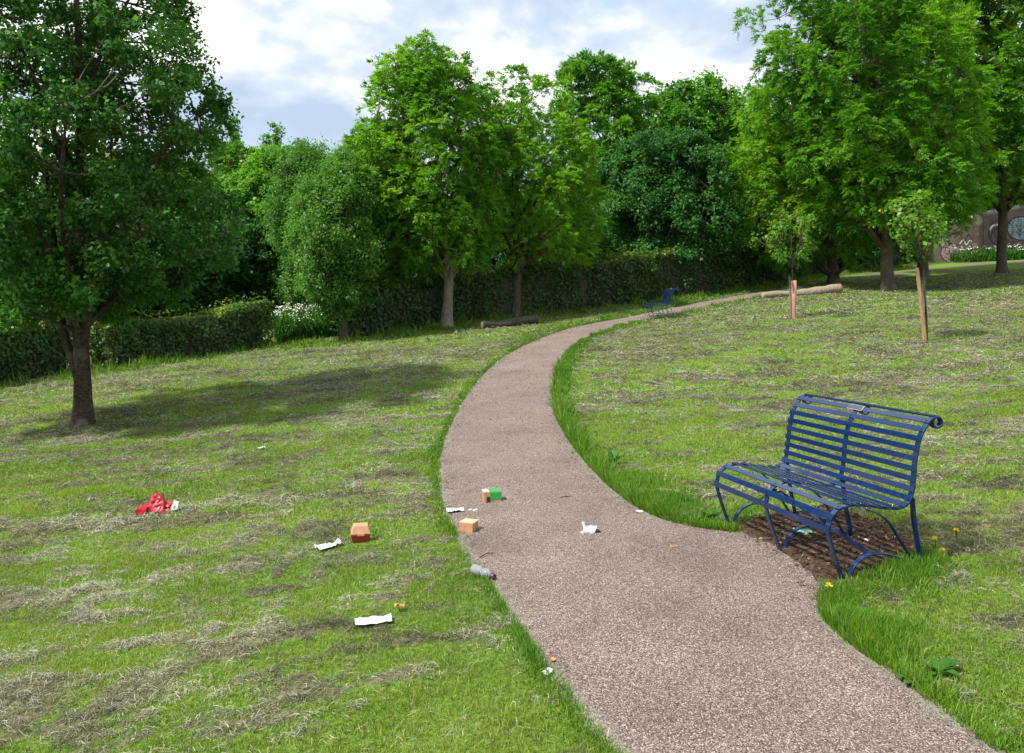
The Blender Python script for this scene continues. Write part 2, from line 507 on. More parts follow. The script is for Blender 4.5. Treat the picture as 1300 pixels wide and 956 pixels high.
def hay_mask(x, y):
    """0 green .. 1 covered with mown hay; drifts run across the slope"""
    rx = x * .97 + y * .24; ry = -x * .24 + y * .97
    near = fbm(rx * 2.6, ry * 6.0, seed=5, octv=4)
    fine = fbm(x * 11, y * 13, seed=6, octv=2)
    rows = fbm(rx * .5, ry * 1.9, seed=23, octv=3)
    big = fbm(rx * .22, ry * .4, seed=21, octv=2)
    m = near * .50 + rows * .22 + big * .12 + fine * .38 - .105
    m = m + np.clip((x - 2) / 16, 0, .035) + np.clip((y - 8) / 60, 0, .045) + .008
    return np.clip((m - .46) / .25, 0, 1)


# ------------------------------------------------------------------ setting
def axis(lo, hi, fine0, fine1, step, far):
    a = list(np.arange(fine0, fine1 + 1e-6, step)); s = step; v = fine1
    while v < hi: s *= far; v += s; a.append(v)
    s = step; v = fine0; pre = []
    while v > lo: s *= far; v -= s; pre.append(v)
    return np.array(pre[::-1] + a)


gx = axis(-500, 500, -11, 15, .09, 1.16); gy = axis(-60, 700, 2.0, 30, .09, 1.16)
XX, YY = np.meshgrid(gx, gy); X1, Y1 = XX.ravel(), YY.ravel()
hm = hay_mask(X1, Y1)
inp = inside(PATH_POLY, X1, Y1)
Z1 = T(X1, Y1) + np.where(inp, 0, .022 * hm * (.4 + vnoise(X1 * 9, Y1 * 9, seed=9)) + .01 * (vnoise(X1 * 4, Y1 * 4, seed=2) - .5)) * np.where(np.abs(Y1) < 60, 1, 0)
Z1 = Z1 - np.where(inp, .012, 0)
nx, ny = len(gx), len(gy)
ii = np.arange(nx * ny).reshape(ny, nx)
FQ = np.stack([ii[:-1, :-1], ii[:-1, 1:], ii[1:, 1:], ii[1:, :-1]], -1).reshape(-1, 4)
lawn = mesh_np('lawn', np.stack([X1, Y1, Z1], 1), FQ, M['lawn'], attrs={'hay': ('POINT', hm)}, smooth=True)
tag(lawn, kind='structure')

NU = 13
us = np.linspace(0, 1, NU)
wig = .05 * (vnoise(np.arange(NP_) * .5, np.zeros(NP_), seed=31) - .5)
PV = []; ED = []
for k, u in enumerate(us):
    p = SL * (1 - u) + SR * u
    w = np.linalg.norm(SR - SL, axis=1)
    z = T(p[:, 0], p[:, 1]) + .004 + .02 * (1 - (2 * u - 1)**2)
    PV.append(np.column_stack([p, z])); d = np.minimum(u, 1 - u) * w
    nearS = np.clip(dist_poly(SOIL_POLY, p[:, 0], p[:, 1]) / .25 - .4, 0, 1)
    ED.append(np.clip(1 - d / (.26 + .16 * (fbm(p[:, 0] * 3, p[:, 1] * 3, seed=61, octv=3) - .5) * 2), 0, 1) * nearS)
PV = np.stack(PV, 1).reshape(-1, 3); ED = np.stack(ED, 1).ravel()
pi_ = np.arange(NP_ * NU).reshape(NP_, NU)
PF = np.stack([pi_[:-1, :-1], pi_[1:, :-1], pi_[1:, 1:], pi_[:-1, 1:]], -1).reshape(-1, 4)
tag(mesh_np('path', PV, PF, M['path'], attrs={'edge': ('POINT', ED)}, smooth=True), kind='structure')

# bare soil under the near bench
cS = SOIL_POLY.mean(0); rings = []
rag = 1.07 + .16 * (fbm(SOIL_POLY[:-1, 0] * 9, SOIL_POLY[:-1, 1] * 9, seed=77, octv=3) - .5)[:, None]
for r in np.linspace(1, 0.02, 12):
    p = cS + (SOIL_POLY[:-1] - cS) * r * (1 + (rag - 1) * r ** 2)
    z = T(p[:, 0], p[:, 1]) + .010 * np.sqrt(np.clip(1 - r, 0, .3) / .3) + .012 * vnoise(p[:, 0] * 12, p[:, 1] * 12, seed=4) + (.012 if r < .99 else -.004)
    rings.append(np.column_stack([p, z]))
nS = 119; VS = np.vstack(rings); FS = []
for a in range(11):
    for k in range(nS):
        FS.append((a*nS+k, a*nS+(k+1) % nS, (a+1)*nS+(k+1) % nS, (a+1)*nS+k))
tag(mesh_np('soil', VS, np.array(FS), M['soil'], smooth=True), kind='structure')


# ------------------------------------------------------------------ grass, hay, verge (uncountable: one object each)
def unit(v): return v / (np.linalg.norm(v, axis=1, keepdims=True) + 1e-9)


def blades(P, h, w, lean, seed):
    r = np.random.default_rng(seed); n = len(P)
    a = r.uniform(0, 2 * np.pi, n)
    side = np.stack([np.cos(a), np.sin(a), np.zeros(n)], 1)
    b = r.uniform(0, 2 * np.pi, n); ln = lean * r.uniform(.2, 1, n) * h
    tip = P + np.stack([np.cos(b) * ln, np.sin(b) * ln, np.sqrt(np.maximum(h**2 - ln**2, (h * .25)**2))], 1)
    mid = P * .5 + tip * .5 + np.array([0, 0, 1]) * (h * .12)[:, None]
    V = np.stack([P - side * (w / 2)[:, None], P + side * (w / 2)[:, None], mid + side * (w * .4)[:, None], tip, mid - side * (w * .4)[:, None]], 1)
    base = np.arange(n)[:, None] * 5
    return V.reshape(-1, 3), base + np.array([[0, 1, 2, 4]]), base + np.array([[4, 2, 3]])


def scatter(n, y0, y1, r):
    y = np.sqrt(r.uniform(y0**2, y1**2, n)); x = r.uniform(-1, 1, n) * (.74 * y + .8)
    return x, y


def lawn_points(n, y0, y1, seed, jit=.018):
    r = np.random.default_rng(seed)
    x, y = scatter(n, y0, y1, r)
    e1, e2 = r.normal(0, 1, n), r.normal(0, 1, n)
    k = ~inside(PATH_POLY, x + jit * e1, y + jit * e2) & ~inside(SOIL_POLY, x + .09 * e1, y + .09 * e2)
    return x[k], y[k], r


Vs, Q, Tr, tint = [], [], [], []
off = 0
for n, y0, y1, hh, ww, seed in ((300000, 2.3, 5.5, .027, .0034, 1), (280000, 5.5, 10, .029, .006, 2), (200000, 10, 19, .034, .012, 3), (120000, 19, 36, .042, .028, 4)):
    x, y, r = lawn_points(n, y0, y1, seed)
    m = hay_mask(x, y)
    k = r.uniform(0, 1, len(x)) > m * .70
    x, y, m = x[k], y[k], m[k]
    z = T(x, y) - .004 + .012 * m
    h = hh * r.uniform(.5, 1.35, len(x)) * (1 + .5 * (vnoise(x * 3, y * 3, seed=8) - .3))
    V, q, t = blades(np.stack([x, y, z], 1), h, ww * r.uniform(.7, 1.3, len(x)), .85, seed + 10)
    Vs.append(V); Q.append(q + off); Tr.append(t + off); off += len(V)
    tn = np.clip(.20 + .66 * fbm(x * .9, y * 1.6, seed=12) + .22 * (fbm(x * .2, y * .3, seed=14) - .5) + r.normal(0, .16, len(x)) + .18 * m, 0, 1)
    tint.append(tn)
tt = np.concatenate(tint)
g = mesh_np('grass', np.vstack(Vs), [np.vstack(Q), np.vstack(Tr)], M['grass'], attrs={'tint': ('FACE', np.concatenate([tt, tt]))})
tag(g, 'short mown yellow green grass covering the sloping lawn', 'grass', kind='stuff')

# cut hay: thin strands lying in drifts and clumps
Vs, Q, tint = [], [], []; off = 0
for n, y0, y1, ll, ww, seed in ((900000, 2.3, 6, .036, .0016, 21), (760000, 6, 11, .05, .0028, 22), (480000, 11, 20, .075, .006, 23), (200000, 20, 34, .11, .014, 24)):
    x, y, r = lawn_points(n, y0, y1, seed, .07)
    m = hay_mask(x, y); k = r.uniform(0, 1, len(x)) < np.clip(m * .85 - .03, 0, 1)**1.5 + .05
    x, y, m = x[k], y[k], m[k]; nn = len(x)
    hgt = m * (.008 + .070 * vnoise(x * 11, y * 11, seed=9) ** 1.6) * (1 if y0 < 11 else 1.5)
    z = T(x, y) + .006 + hgt * r.uniform(.1, 1, nn)
    a = r.uniform(0, 2 * np.pi, nn); el = r.normal(0, .30, nn)
    d = np.stack([np.cos(a) * np.cos(el), np.sin(a) * np.cos(el), np.sin(el)], 1)
    sd = np.stack([-np.sin(a), np.cos(a), r.normal(0, .5, nn)], 1); sd = unit(sd)
    L_ = (ll * r.uniform(.5, 1.5, nn))[:, None]; W_ = (ww * r.uniform(.6, 1.4, nn))[:, None]
    c = np.stack([x, y, z], 1); bow = np.array([0, 0, 1.]) * L_ * .12 + sd * L_ * r.normal(0, .1, nn)[:, None]
    V = np.stack([c - d * L_ / 2 - sd * W_ / 2, c - d * L_ / 2 + sd * W_ / 2, c + bow + sd * W_ / 2, c + d * L_ / 2 + sd * W_ / 2, c + d * L_ / 2 - sd * W_ / 2, c + bow - sd * W_ / 2], 1)
    b = np.arange(nn)[:, None] * 6
    Vs.append(V.reshape(-1, 3)); Q.append(np.stack([b + [[0, 1, 2, 5]], b + [[5, 2, 3, 4]]], 1).reshape(-1, 4) + off); off += nn * 6
    tint.append(np.repeat(np.clip(.12 + .62 * vnoise(x * 2.2, y * 3.2, seed=33) + r.normal(0, .26, nn) - .10, 0, .86 if y0 < 11 else .72), 2))
hy = mesh_np('cut_hay', np.vstack(Vs), np.vstack(Q), M['hay'], attrs={'tint': ('FACE', np.concatenate(tint))})
tag(hy, 'drifts of dry grey brown hay cuttings left on the mown lawn', 'hay', kind='stuff')

# lush uncut grass along the path edges
Vs, Q, Tr, tint = [], [], [], []; off = 0


def verge(P, wid, n, h0, lean, seed, sgn=1, wfun=None, out=None):
    """grass band beside polyline P, wid wide, on the side given by sgn"""
    global off
    r = np.random.default_rng(seed)
    d = np.concatenate([[0], np.cumsum(np.linalg.norm(np.diff(P, axis=0), axis=1))])
    s = r.uniform(0, d[-1], n)
    px = np.interp(s, d, P[:, 0]); py = np.interp(s, d, P[:, 1])
    tx = np.interp(s + .05, d, P[:, 0]) - np.interp(s - .05, d, P[:, 0]); ty = np.interp(s + .05, d, P[:, 1]) - np.interp(s - .05, d, P[:, 1])
    l = np.hypot(tx, ty) + 1e-9
    o = np.abs(r.normal(0, .5, n)) * wid * (.35 + 1.2 * vnoise(s * 2.2, s * 0, seed=seed)) - .03
    x = px + sgn * ty / l * o; y = py - sgn * tx / l * o
    k = ~inside(SOIL_POLY, x + r.normal(0, .06, n), y + r.normal(0, .06, n)) & (y > 2.2) & (r.uniform(0, 1, n) < np.clip((fbm(x * 2.6, y * 2.6, seed=seed + 9) - .30) / .22, .12, 1))
    if out is not None: k &= out(x, y)
    x, y, o = x[k], y[k], o[k]
    nn = len(x)
    hh = h0 * r.uniform(.3, 1.3, nn) * (.35 + 1.2 * vnoise(x * 3.3, y * 3.3, seed=seed + 1)) * np.clip(1.15 - o / wid * .55, .35, 1.1)
    ww = np.clip(.0016 * y * .55, .004, .02) * r.uniform(.7, 1.4, nn)
    V, q, t = blades(np.stack([x, y, T(x, y)], 1), hh, ww, lean, seed + 5)
    Vs.append(V); Q.append(q + off); Tr.append(t + off); off += len(V)
    tint.append(np.clip(.2 + .5 * fbm(x * 1.5, y * 1.5, seed=seed) + r.normal(0, .17, nn), 0, 1))


far_r = np.array([ground(*p)[:2] for p in PR[5:20]]); far_r = smooth_curve(far_r, 120)
verge(far_r, .30, 42000, .095, .8, 41, sgn=-1)
verge(smooth_curve(np.array([ground(*p)[:2] for p in PR[9:15]]), 60), .20, 8000, .16, .75, 45, sgn=-1)
verge(smooth_curve(np.array([ground(*p)[:2] for p in PR[14:20]]), 60), .40, 22000, .10, .8, 46, sgn=-1)
near_r = smooth_curve(np.array([ground(*p)[:2] for p in [(1172,712),(1130,731),(1088,742),(1050,755),(1048,778),(1064,802),(1098,828),(1152,866),(1275,956)]]), 80)
verge(near_r, .34, 40000, .065, .8, 42, sgn=-1)
verge(smooth_curve(GL[3:24], 200), .12, 46000, .042, .9, 43, sgn=1)
verge(smooth_curve(np.array([ground(*p)[:2] for p in PL[:10]]), 90), 1.3, 14000, .09, .8, 44, sgn=1)
verge(smooth_curve(np.array([ground(*p)[:2] for p in PR[:6]]), 60), .6, 4000, .12, .8, 47, sgn=-1)
hb = smooth_curve(np.array([ground(*p)[:2] for p in [(-120,520),(0,492),(140,472),(345,441),(450,434),(560,417),(650,404),(760,394),(900,377),(1000,361),(1060,350),(1190,334)]]), 120)
verge(hb, .9, 16000, .16, .75, 48, sgn=1)
verge(hb, .5, 9000, .22, .75, 49, sgn=-1)
tt = np.concatenate(tint)
vg = mesh_np('verge_grass', np.vstack(Vs), [np.vstack(Q), np.vstack(Tr)], M['verge'], attrs={'tint': ('FACE', np.concatenate([tt, tt]))})
tag(vg, 'longer deep green uncut grass fringing the path edges and hedge foot', 'grass', kind='stuff')


# ------------------------------------------------------------------ leaves
def leaf_mesh(P, axis_, nrm, Ln, Wd, fold=.18):
    """folded kite leaves: arrays of centres, axes, normals, lengths, widths"""
    a = unit(axis_); s = unit(np.cross(nrm, a)); n = np.cross(a, s)
    Ln = Ln[:, None]; Wd = Wd[:, None]
    V = np.stack([P - a * Ln * .5, P + s * Wd * .5 + n * Wd * fold - a * Ln * .05, P + a * Ln * .5 - n * Ln * .10, P - s * Wd * .5 + n * Wd * fold - a * Ln * .05], 1)
    return V.reshape(-1, 3), np.arange(len(P) * 4).reshape(-1, 4)


def sil_interp(sil, h):
    sil = np.array(sorted(map(tuple, sil))); return np.interp(h, sil[:, 0], sil[:, 1]), np.interp(h, sil[:, 0], sil[:, 2])


def puffs_in(sil, n, rp, r, depthfac=.9, shell=.42, lob=.22, seed=0, inset=.9, gap=-9):
    sil = np.array(sorted(map(tuple, sil))); h0, h1 = sil[0, 0], sil[-1, 0]
    out = []; tries = 0; mind = rp * .72
    wmax = (sil[:, 2] - sil[:, 1]).max()
    while len(out) < n and tries < n * 60:
        tries += 1
        h = r.uniform(h0 + rp * inset, h1 - rp * .75); xl, xr = sil_interp(sil, h)
        if r.uniform() > (xr - xl) / wmax: continue
        th = r.uniform(0, 2 * math.pi); ra = r.uniform() ** shell
        rx = max((xr - xl) / 2 - rp * .9, .12); ry = max((wmax * .35 + (xr - xl) * .65) / 2 * depthfac - rp * .6, .12)
        k = 1 - lob + lob * 1.4 * float(mnoise.noise(Vector((math.cos(th) * 2.1 + seed, math.sin(th) * 2.1, h * .9))) + .5)
        p = np.array([(xl + xr) / 2 + ra * k * rx * math.cos(th), ra * k * ry * math.sin(th), h])
        if gap > -9 and ra > .55 and mnoise.noise(Vector(tuple(p * (.62 / rp * .5) + seed * 2.3))) < gap: continue
        if out and np.min(np.linalg.norm(np.array(out) - p, axis=1)) < mind * (1 if tries < n * 25 else .6): continue
        out.append(p)
    return np.array(out)


def make_tree(name, label, cat, base, sil, trunk_r, leaf, bark, style='leaf', npuff=150, rp=.45, per=220, lsize=(.10, .07), seed=1,
              nlimb=11, group=None, depthfac=.9, shell=.42, lean=(0, 0), forks=None, lob=.22, top=None, tint0=.0, limb_r=None, holes=0.0):
    r = np.random.default_rng(seed)
    root = empty(name, base, 0, label, cat, group)
    sil = sorted(sil)
    H = sil[-1][0]; hb = sil[0][0]
    pf = puffs_in(sil, npuff, rp, r, depthfac, shell, lob, seed, 1.25 if style != 'leaf' else .9, -.24 if style != 'leaf' else -.26)
    if holes > 0:                                   # leave gaps where the sky shows through
        keep = np.array([mnoise.noise(Vector(tuple(p * .55 + seed * 3.7))) > -holes * .0 + holes - .55 for p in pf]); pf = pf[keep]
    # trunk
    cxm = np.mean([(s[1] + s[2]) / 2 for s in sil if s[0] > hb + .4 * (H - hb)])
    ht = hb + .86 * (H - hb)
    zs = np.array([-.15, 0, .12, .35, .8] + list(np.linspace(max(1.3, hb * .7), ht, 9)))
    tr = []; rad = []
    for z in zs:
        q = max(0, z) / ht
        bx = cxm * max(0, q - .15) ** 1.3 * .8 + lean[0] * z; by = lean[1] * z
        bx += .05 * H / 8 * math.sin(z * 1.1 + seed) * min(1, z); by += .05 * H / 8 * math.cos(z * .9 + seed * 2) * min(1, z)
        tr.append((bx, by, z)); rad.append(trunk_r * ((1 - q) ** .75 * .92 + .08) * (1 + .55 * math.exp(-max(z, 0) * 5.5)))
    tr = np.array(tr)
    mb = MB(); mb.tube(tr, rad, 12)
    # roughen trunk outline a little
    for i, v in enumerate(mb.v):
        k = 1 + .10 * mnoise.noise(Vector((v[0] * 9, v[1] * 9, v[2] * 2.2 + seed)))
        c = np.array([np.interp(v[2], tr[:, 2], tr[:, 0]), np.interp(v[2], tr[:, 2], tr[:, 1])])
        mb.v[i] = (c[0] + (v[0] - c[0]) * k, c[1] + (v[1] - c[1]) * k, v[2])
    mb.build('trunk', bark, root, smooth=True)
    # limbs
    bm_ = MB(); nodes = []

    def tpos(z): return np.array([np.interp(z, tr[:, 2], tr[:, 0]), np.interp(z, tr[:, 2], tr[:, 1]), z])

    def trad(z): return float(np.interp(z, tr[:, 2], rad))
    idx = [int(np.argmax(pf[:, 2]))]
    while len(idx) < min(nlimb, len(pf)):
        d = np.min(np.linalg.norm(pf[:, None] - pf[idx][None], axis=2), axis=1); idx.append(int(np.argmax(d)))
    for i in idx:
        e = pf[i]; hd = np.hypot(e[0] - tpos(e[2])[0], e[1])
        z0 = min(max(hb * .97, e[2] - hd * r.uniform(1.1, 2.0) - .2), ht * .93); s = tpos(z0)
        m1 = s * .55 + e * .45 + np.array([0, 0, .12 * hd]) + r.normal(0, .05 * hd + .02, 3)
        c = smooth_curve([s, m1, e], 8); r0 = min(trad(z0) * .62, (limb_r or trunk_r * .42) * (1 - .5 * z0 / H))
        rr = np.linspace(r0, .014, 8); bm_.tube(c, rr, 6, cap=False)
        nodes += [(c[k], rr[k]) for k in range(1, 8)]
    NPt = np.array([n[0] for n in nodes]); NR = np.array([n[1] for n in nodes])
    for i, e in enumerate(pf):
        if i in idx: continue
        dv = e - NPt; d = np.linalg.norm(dv, axis=1) + np.maximum(0, -dv[:, 2]) * 1.6
        j = int(np.argmin(d))
        if d[j] > 6: continue
        m1 = NPt[j] * .5 + e * .5 + r.normal(0, .05, 3) + np.array([0, 0, -.08 * d[j]])
        bm_.tube(smooth_curve([NPt[j], m1, e], 5), np.linspace(min(NR[j] * .8, .03 * H / 8), .006, 5), 5, cap=False)
    if forks:
        for pts, r0, r1 in forks:
            c = smooth_curve(pts, 10); bm_.tube(c, np.linspace(r0, r1, 10), 9, cap=False)
    bm_.build('branches', bark, root, smooth=True)
    # foliage
    VV, FF, TT = [], [], []; off_ = 0
    cen = np.array([cxm, 0, hb + (H - hb) * .45])
    if style == 'leaf':
        n = len(pf) * per
        pid = np.repeat(np.arange(len(pf)), per); c = pf[pid]
        out = unit(c - cen)
        rs = (rp * r.uniform(.75, 1.3, len(pf)))[pid]
        # sprigs: leaves gather on short twigs so the clump is not an even ball
        ns = 9
        sp = unit(r.normal(0, 1, (len(pf), ns, 3)) + np.array([0, 0, .35]) + .75 * unit(pf - cen)[:, None, :].repeat(ns, 1).reshape(-1, ns, 3).reshape(len(pf), ns, 3))if False else None
        sv = r.normal(0, 1, (len(pf), ns, 3)) + np.array([0, 0, .3]) + .8 * unit(pf - cen)[:, None, :]
        sv /= np.linalg.norm(sv, axis=2, keepdims=True)
        k = r.integers(0, ns, n); v = sv[pid, k]
        t = r.uniform(.15, 1, n) ** .6
        P = c + v * (rs * t)[:, None] * np.array([1, 1, .85]) + r.normal(0, 1, (n, 3)) * (rs * .20)[:, None]
        nr = unit(v * .5 + np.array([0, 0, .8]) + r.normal(0, .45, (n, 3)))
        ax = v * .6 + r.normal(0, .7, (n, 3)) + np.array([0, 0, -.35])
        Ln = lsize[0] * r.uniform(.6, 1.35, n); Wd = Ln * lsize[1] / lsize[0] * r.uniform(.8, 1.2, n)
        V, Fc = leaf_mesh(P, ax, nr, Ln, Wd)
        tb = r.normal(0, .10, len(pf)) + .35 * (np.array([mnoise.noise(Vector(tuple(p * .6 + seed))) for p in pf]))
        tn = np.clip(.46 + tint0 + tb[pid] + r.normal(0, .13, n) + (r.uniform(0, 1, n) > .975) * .4, 0, 1)
    else:                                           # pinnate fronds, in tufts at twig tips
        ntw, nfr, nlf = 12, max(3, per // (5 * 9)), 9
        sv = r.normal(0, 1, (len(pf), ntw, 3)) + np.array([0, 0, .45]) + .8 * unit(pf - cen)[:, None, :]
        sv /= np.linalg.norm(sv, axis=2, keepdims=True)
        tip = pf[:, None, :] + sv * (rp * r.uniform(.45, 1.1, (len(pf), ntw, 1)))
        tip = tip.reshape(-1, 3); tv = sv.reshape(-1, 3); pid = np.repeat(np.arange(len(pf)), ntw)
        nt_ = len(tip)
        fid = np.repeat(np.arange(nt_), nfr); nf_ = len(fid)
        fa = unit(tv[fid] * .75 + r.normal(0, .6, (nf_, 3)) + np.array([0, 0, .30]))
        up = unit(np.array([0, 0, 1.]) - fa * fa[:, 2:3] * .9 + r.normal(0, .42, (nf_, 3)))
        fs = unit(np.cross(fa, up)); fl = lsize[0] * r.uniform(.7, 1.25, nf_)
        Ps, As, Ns, Ls = [], [], [], []
        for q in range(nlf):
            s = .28 + .72 * (q // 2 + 1) / (nlf // 2 + 1); sd = 0 if q == nlf - 1 else (1 if q % 2 else -1)
            ctr = tip[fid] + fa * (fl * s)[:, None] - np.array([0, 0, 1]) * (fl * .34 * s * s)[:, None]
            la = unit(fs * (sd * .85) + fa * (.62 if sd else 1) + np.array([0, 0, -.26]) + r.normal(0, .15, (nf_, 3)))
            l_ = lsize[1] * r.uniform(.8, 1.2, nf_)
            Ps.append(ctr + la * (l_ * .5)[:, None]); As.append(la); Ns.append(up + r.normal(0, .18, (nf_, 3))); Ls.append(l_)
        P = np.concatenate(Ps); Ln = np.concatenate(Ls)
        V, Fc = leaf_mesh(P, np.concatenate(As), np.concatenate(Ns), Ln, Ln * .40)
        tb = r.normal(0, .10, len(pf)) + .42 * (np.array([mnoise.noise(Vector(tuple(p * .5 + seed))) for p in pf]))
        ft = np.clip(.44 + tint0 + tb[pid[fid]] + r.normal(0, .10, nf_), 0, 1)
        tn = np.clip(np.tile(ft, nlf) + r.normal(0, .05, len(P)), 0, 1)
    mesh_np('crown', V, Fc, leaf, root, attrs={'tint': ('FACE', tn)})
    return root


def px_sil(base, pb, rows):
    """traced rows (py, xl, xr) -> local heights and side offsets at the tree's own distance"""
    s = base[1] / F
    return [((pb[1] - py) * s, (a - pb[0]) * s, (b - pb[0]) * s) for py, a, b in rows]


def ptree(name, label, pb, rows, d=None, **kw):
    b = ground(*pb) if d is None else np.array([(pb[0] - CX) / F * d, d, float(T((pb[0] - CX) / F * d, d))])
    pyb = HOR - (b[2] - EYE) * F / b[1]
    return make_tree(name, label, kw.pop('cat', 'tree'), b, px_sil(b, (pb[0], pyb), rows), **kw)


# --- the dark tree close on the left
s11 = 11.38 / F
ptree('cherry_tree', 'large dark green broadleaf tree with forked trunk, nearest on the left', (105, 541),
      [(-190,60,130),(-120,-10,210),(-50,-60,238),(10,-100,255),(70,-120,288),(130,-130,308),(190,-140,312),(240,-140,318),(290,-140,312),(335,-130,296),(372,-100,250),(398,-80,215),(418,-40,170)],
      trunk_r=.118, leaf=M['leaf_near'], bark=M['bark_cherry'], npuff=430, rp=.30, per=260, lsize=(.070, .050), seed=3, nlimb=26, limb_r=.05, shell=.5, depthfac=.95,
      forks=[([(-.04, 0, .62), (-.17, .03, .98), (-.30, .05, 1.35), (-.38, .08, 2.1), (-.55, .1, 3.4), (-.7, .1, 4.8)], .068, .02),
             ([(.02, 0, 1.2), (.16, -.05, 1.9), (.30, -.1, 3.0), (.55, -.1, 4.6)], .06, .015),
             ([(0, .05, 1.0), (-.1, .2, 2.0), (-.2, .35, 3.6), (-.1, .4, 5.2)], .06, .015)])

# --- ash trees by the path
ptree('ash_tree', 'bright green ash with thin dark trunk, left of the two tall ashes beside the path', (503, 419),
      [(178,445,510),(200,428,530),(225,420,545),(260,410,545),(300,412,540),(335,420,530),(376,440,518)],
      trunk_r=.13, leaf=M['leaf_ash'], bark=M['bark_ash'], style='frond', npuff=170, rp=.44, per=280, lsize=(.21, .088), seed=11, nlimb=9, tint0=.08)
ptree('ash_tree', 'tallest bright green ash beside the path, pale straight trunk in front of the dark hedge', (568, 416),
      [(64,506,572),(78,488,594),(95,472,610),(115,460,620),(140,450,628),(165,440,636),(200,428,642),(250,432,646),(290,466,640),(325,492,628),(356,530,602)],
      trunk_r=.165, leaf=M['leaf_ash'], bark=M['bark_grey'], style='frond', npuff=300, rp=.46, per=290, lsize=(.21, .088), seed=12, nlimb=14, tint0=.03)
ptree('ash_tree', 'open crowned ash with many dark limbs showing, right of the tall pale trunked ash', (655, 403),
      [(100,604,676),(112,596,714),(130,592,736),(152,592,748),(182,592,758),(225,594,768),(262,598,780),(300,606,782),(322,622,772),(342,645,752)],
      trunk_r=.16, leaf=M['leaf_ash'], bark=M['bark_ash'], style='frond', npuff=165, rp=.42, per=230, lsize=(.21, .088), seed=13, nlimb=30, shell=.30, limb_r=.10, tint0=.10)
ptree('small_ash_tree', 'small leafy green tree behind the hedge, right of the open crowned ash', (722, 352), 
      [(250,700,742),(275,684,764),(300,676,776),(325,684,772),(343,702,748)], d=29.0,
      trunk_r=.12, leaf=M['leaf_mid'], bark=M['bark_dark'], style='frond', npuff=60, rp=.42, per=230, lsize=(.21, .088), seed=14, nlimb=8)

# --- ashes on the right
ptree('ash_tree', 'yellow green ash at the left edge of the right hand group, leaning over the log', (1058, 361),
      [(95,985,1060),(130,938,1095),(175,908,1108),(215,898,1116),(255,898,1118),(295,908,1116),(325,918,1108),(352,940,1080)],
      trunk_r=.22, leaf=M['leaf_ash_yellow'], bark=M['bark_ash'], style='frond', npuff=240, rp=.58, per=330, lsize=(.24, .098), seed=15, nlimb=12, tint0=.12)
ptree('ash_tree', 'great rounded ash with the widest crown, trunk right of the pale log', (1128, 369),
      [(-90,1040,1140),(-50,990,1175),(0,950,1200),(45,940,1222),(95,948,1240),(145,960,1250),(195,985,1258),(235,1010,1258),(270,1025,1250),(300,1060,1215),(318,1090,1170)],
      trunk_r=.215, leaf=M['leaf_ash_yellow'], bark=M['bark_ash'], style='frond', npuff=480, rp=.58, per=320, lsize=(.24, .098), seed=16, nlimb=18, tint0=-.07)
ptree('ash_tree', 'ash behind the far sapling, its slim trunk between the two thick ash trunks', (1172, 352),
      [(-170,1140,1240),(-100,1110,1290),(-40,1100,1310),(20,1095,1310),(90,1080,1300),(170,1090,1290),(230,1100,1275),(275,1130,1240)],
      trunk_r=.21, leaf=M['leaf_ash'], bark=M['bark_ash'], style='frond', npuff=260, rp=.75, per=300, lsize=(.36, .15), seed=17, nlimb=10)
ptree('ash_tree', 'ash at the right edge with bare dark trunk in front of the painted wall', (1272, 347),
      [(-110,1200,1380),(-50,1165,1420),(20,1150,1440),(90,1160,1440),(150,1180,1430),(200,1195,1420),(240,1215,1390),(270,1245,1340)],
      trunk_r=.19, leaf=M['leaf_ash'], bark=M['bark_dark'], style='frond', npuff=300, rp=.66, per=290, lsize=(.28, .115), seed=18, nlimb=16, tint0=-.05, shell=.36)
ptree('ivy_tree', 'brown trunk with ivy standing against the wall between the graffiti panels', (1241, 316),
      [(90,1195,1285),(130,1185,1300),(175,1190,1300),(210,1205,1280),(250,1225,1258)], d=45.5,
      trunk_r=.33, leaf=M['leaf_mid'], bark=M['bark_cherry'], npuff=70, rp=.8, per=150, lsize=(.26, .2), seed=19, nlimb=8)

# --- trees behind the hedge
eT = ptree('tall_ash_tree', 'tall airy tree behind the open crowned ash with sky showing through', (772, 345),
      [(86,722,775),(97,704,808),(112,692,834),(135,688,844),(165,692,846),(205,700,842),(250,710,832),(300,725,815)], d=37.0,
      trunk_r=.2, leaf=M['leaf_mid'], bark=M['bark_dark'], style='frond', npuff=105, rp=.58, per=300, lsize=(.38, .16), seed=20, nlimb=16, shell=.3, limb_r=.09, tint0=.1)
ptree('sycamore_tree', 'dense green tree with rounded top seen against the clouds behind the far bench', (880, 340),
      [(104,843,928),(122,822,948),(145,815,955),(185,812,960),(230,820,960),(280,830,950),(320,850,930)], d=42.0,
      trunk_r=.22, leaf=M['leaf_mid'], bark=M['bark_dark'], npuff=170, rp=.72, per=330, lsize=(.18, .14), seed=22, nlimb=10, tint0=.08)
ptree('sycamore_tree', 'very dark dense tree directly behind the far bench and hedge', (868, 345),
      [(168,800,880),(190,775,915),(220,762,935),(255,756,942),(290,760,945),(320,775,940),(338,810,920)], d=31.5,
      trunk_r=.2, leaf=M['leaf_dark'], bark=M['bark_dark'], npuff=200, rp=.55, per=400, lsize=(.125, .095), seed=23, nlimb=10, lob=.45)
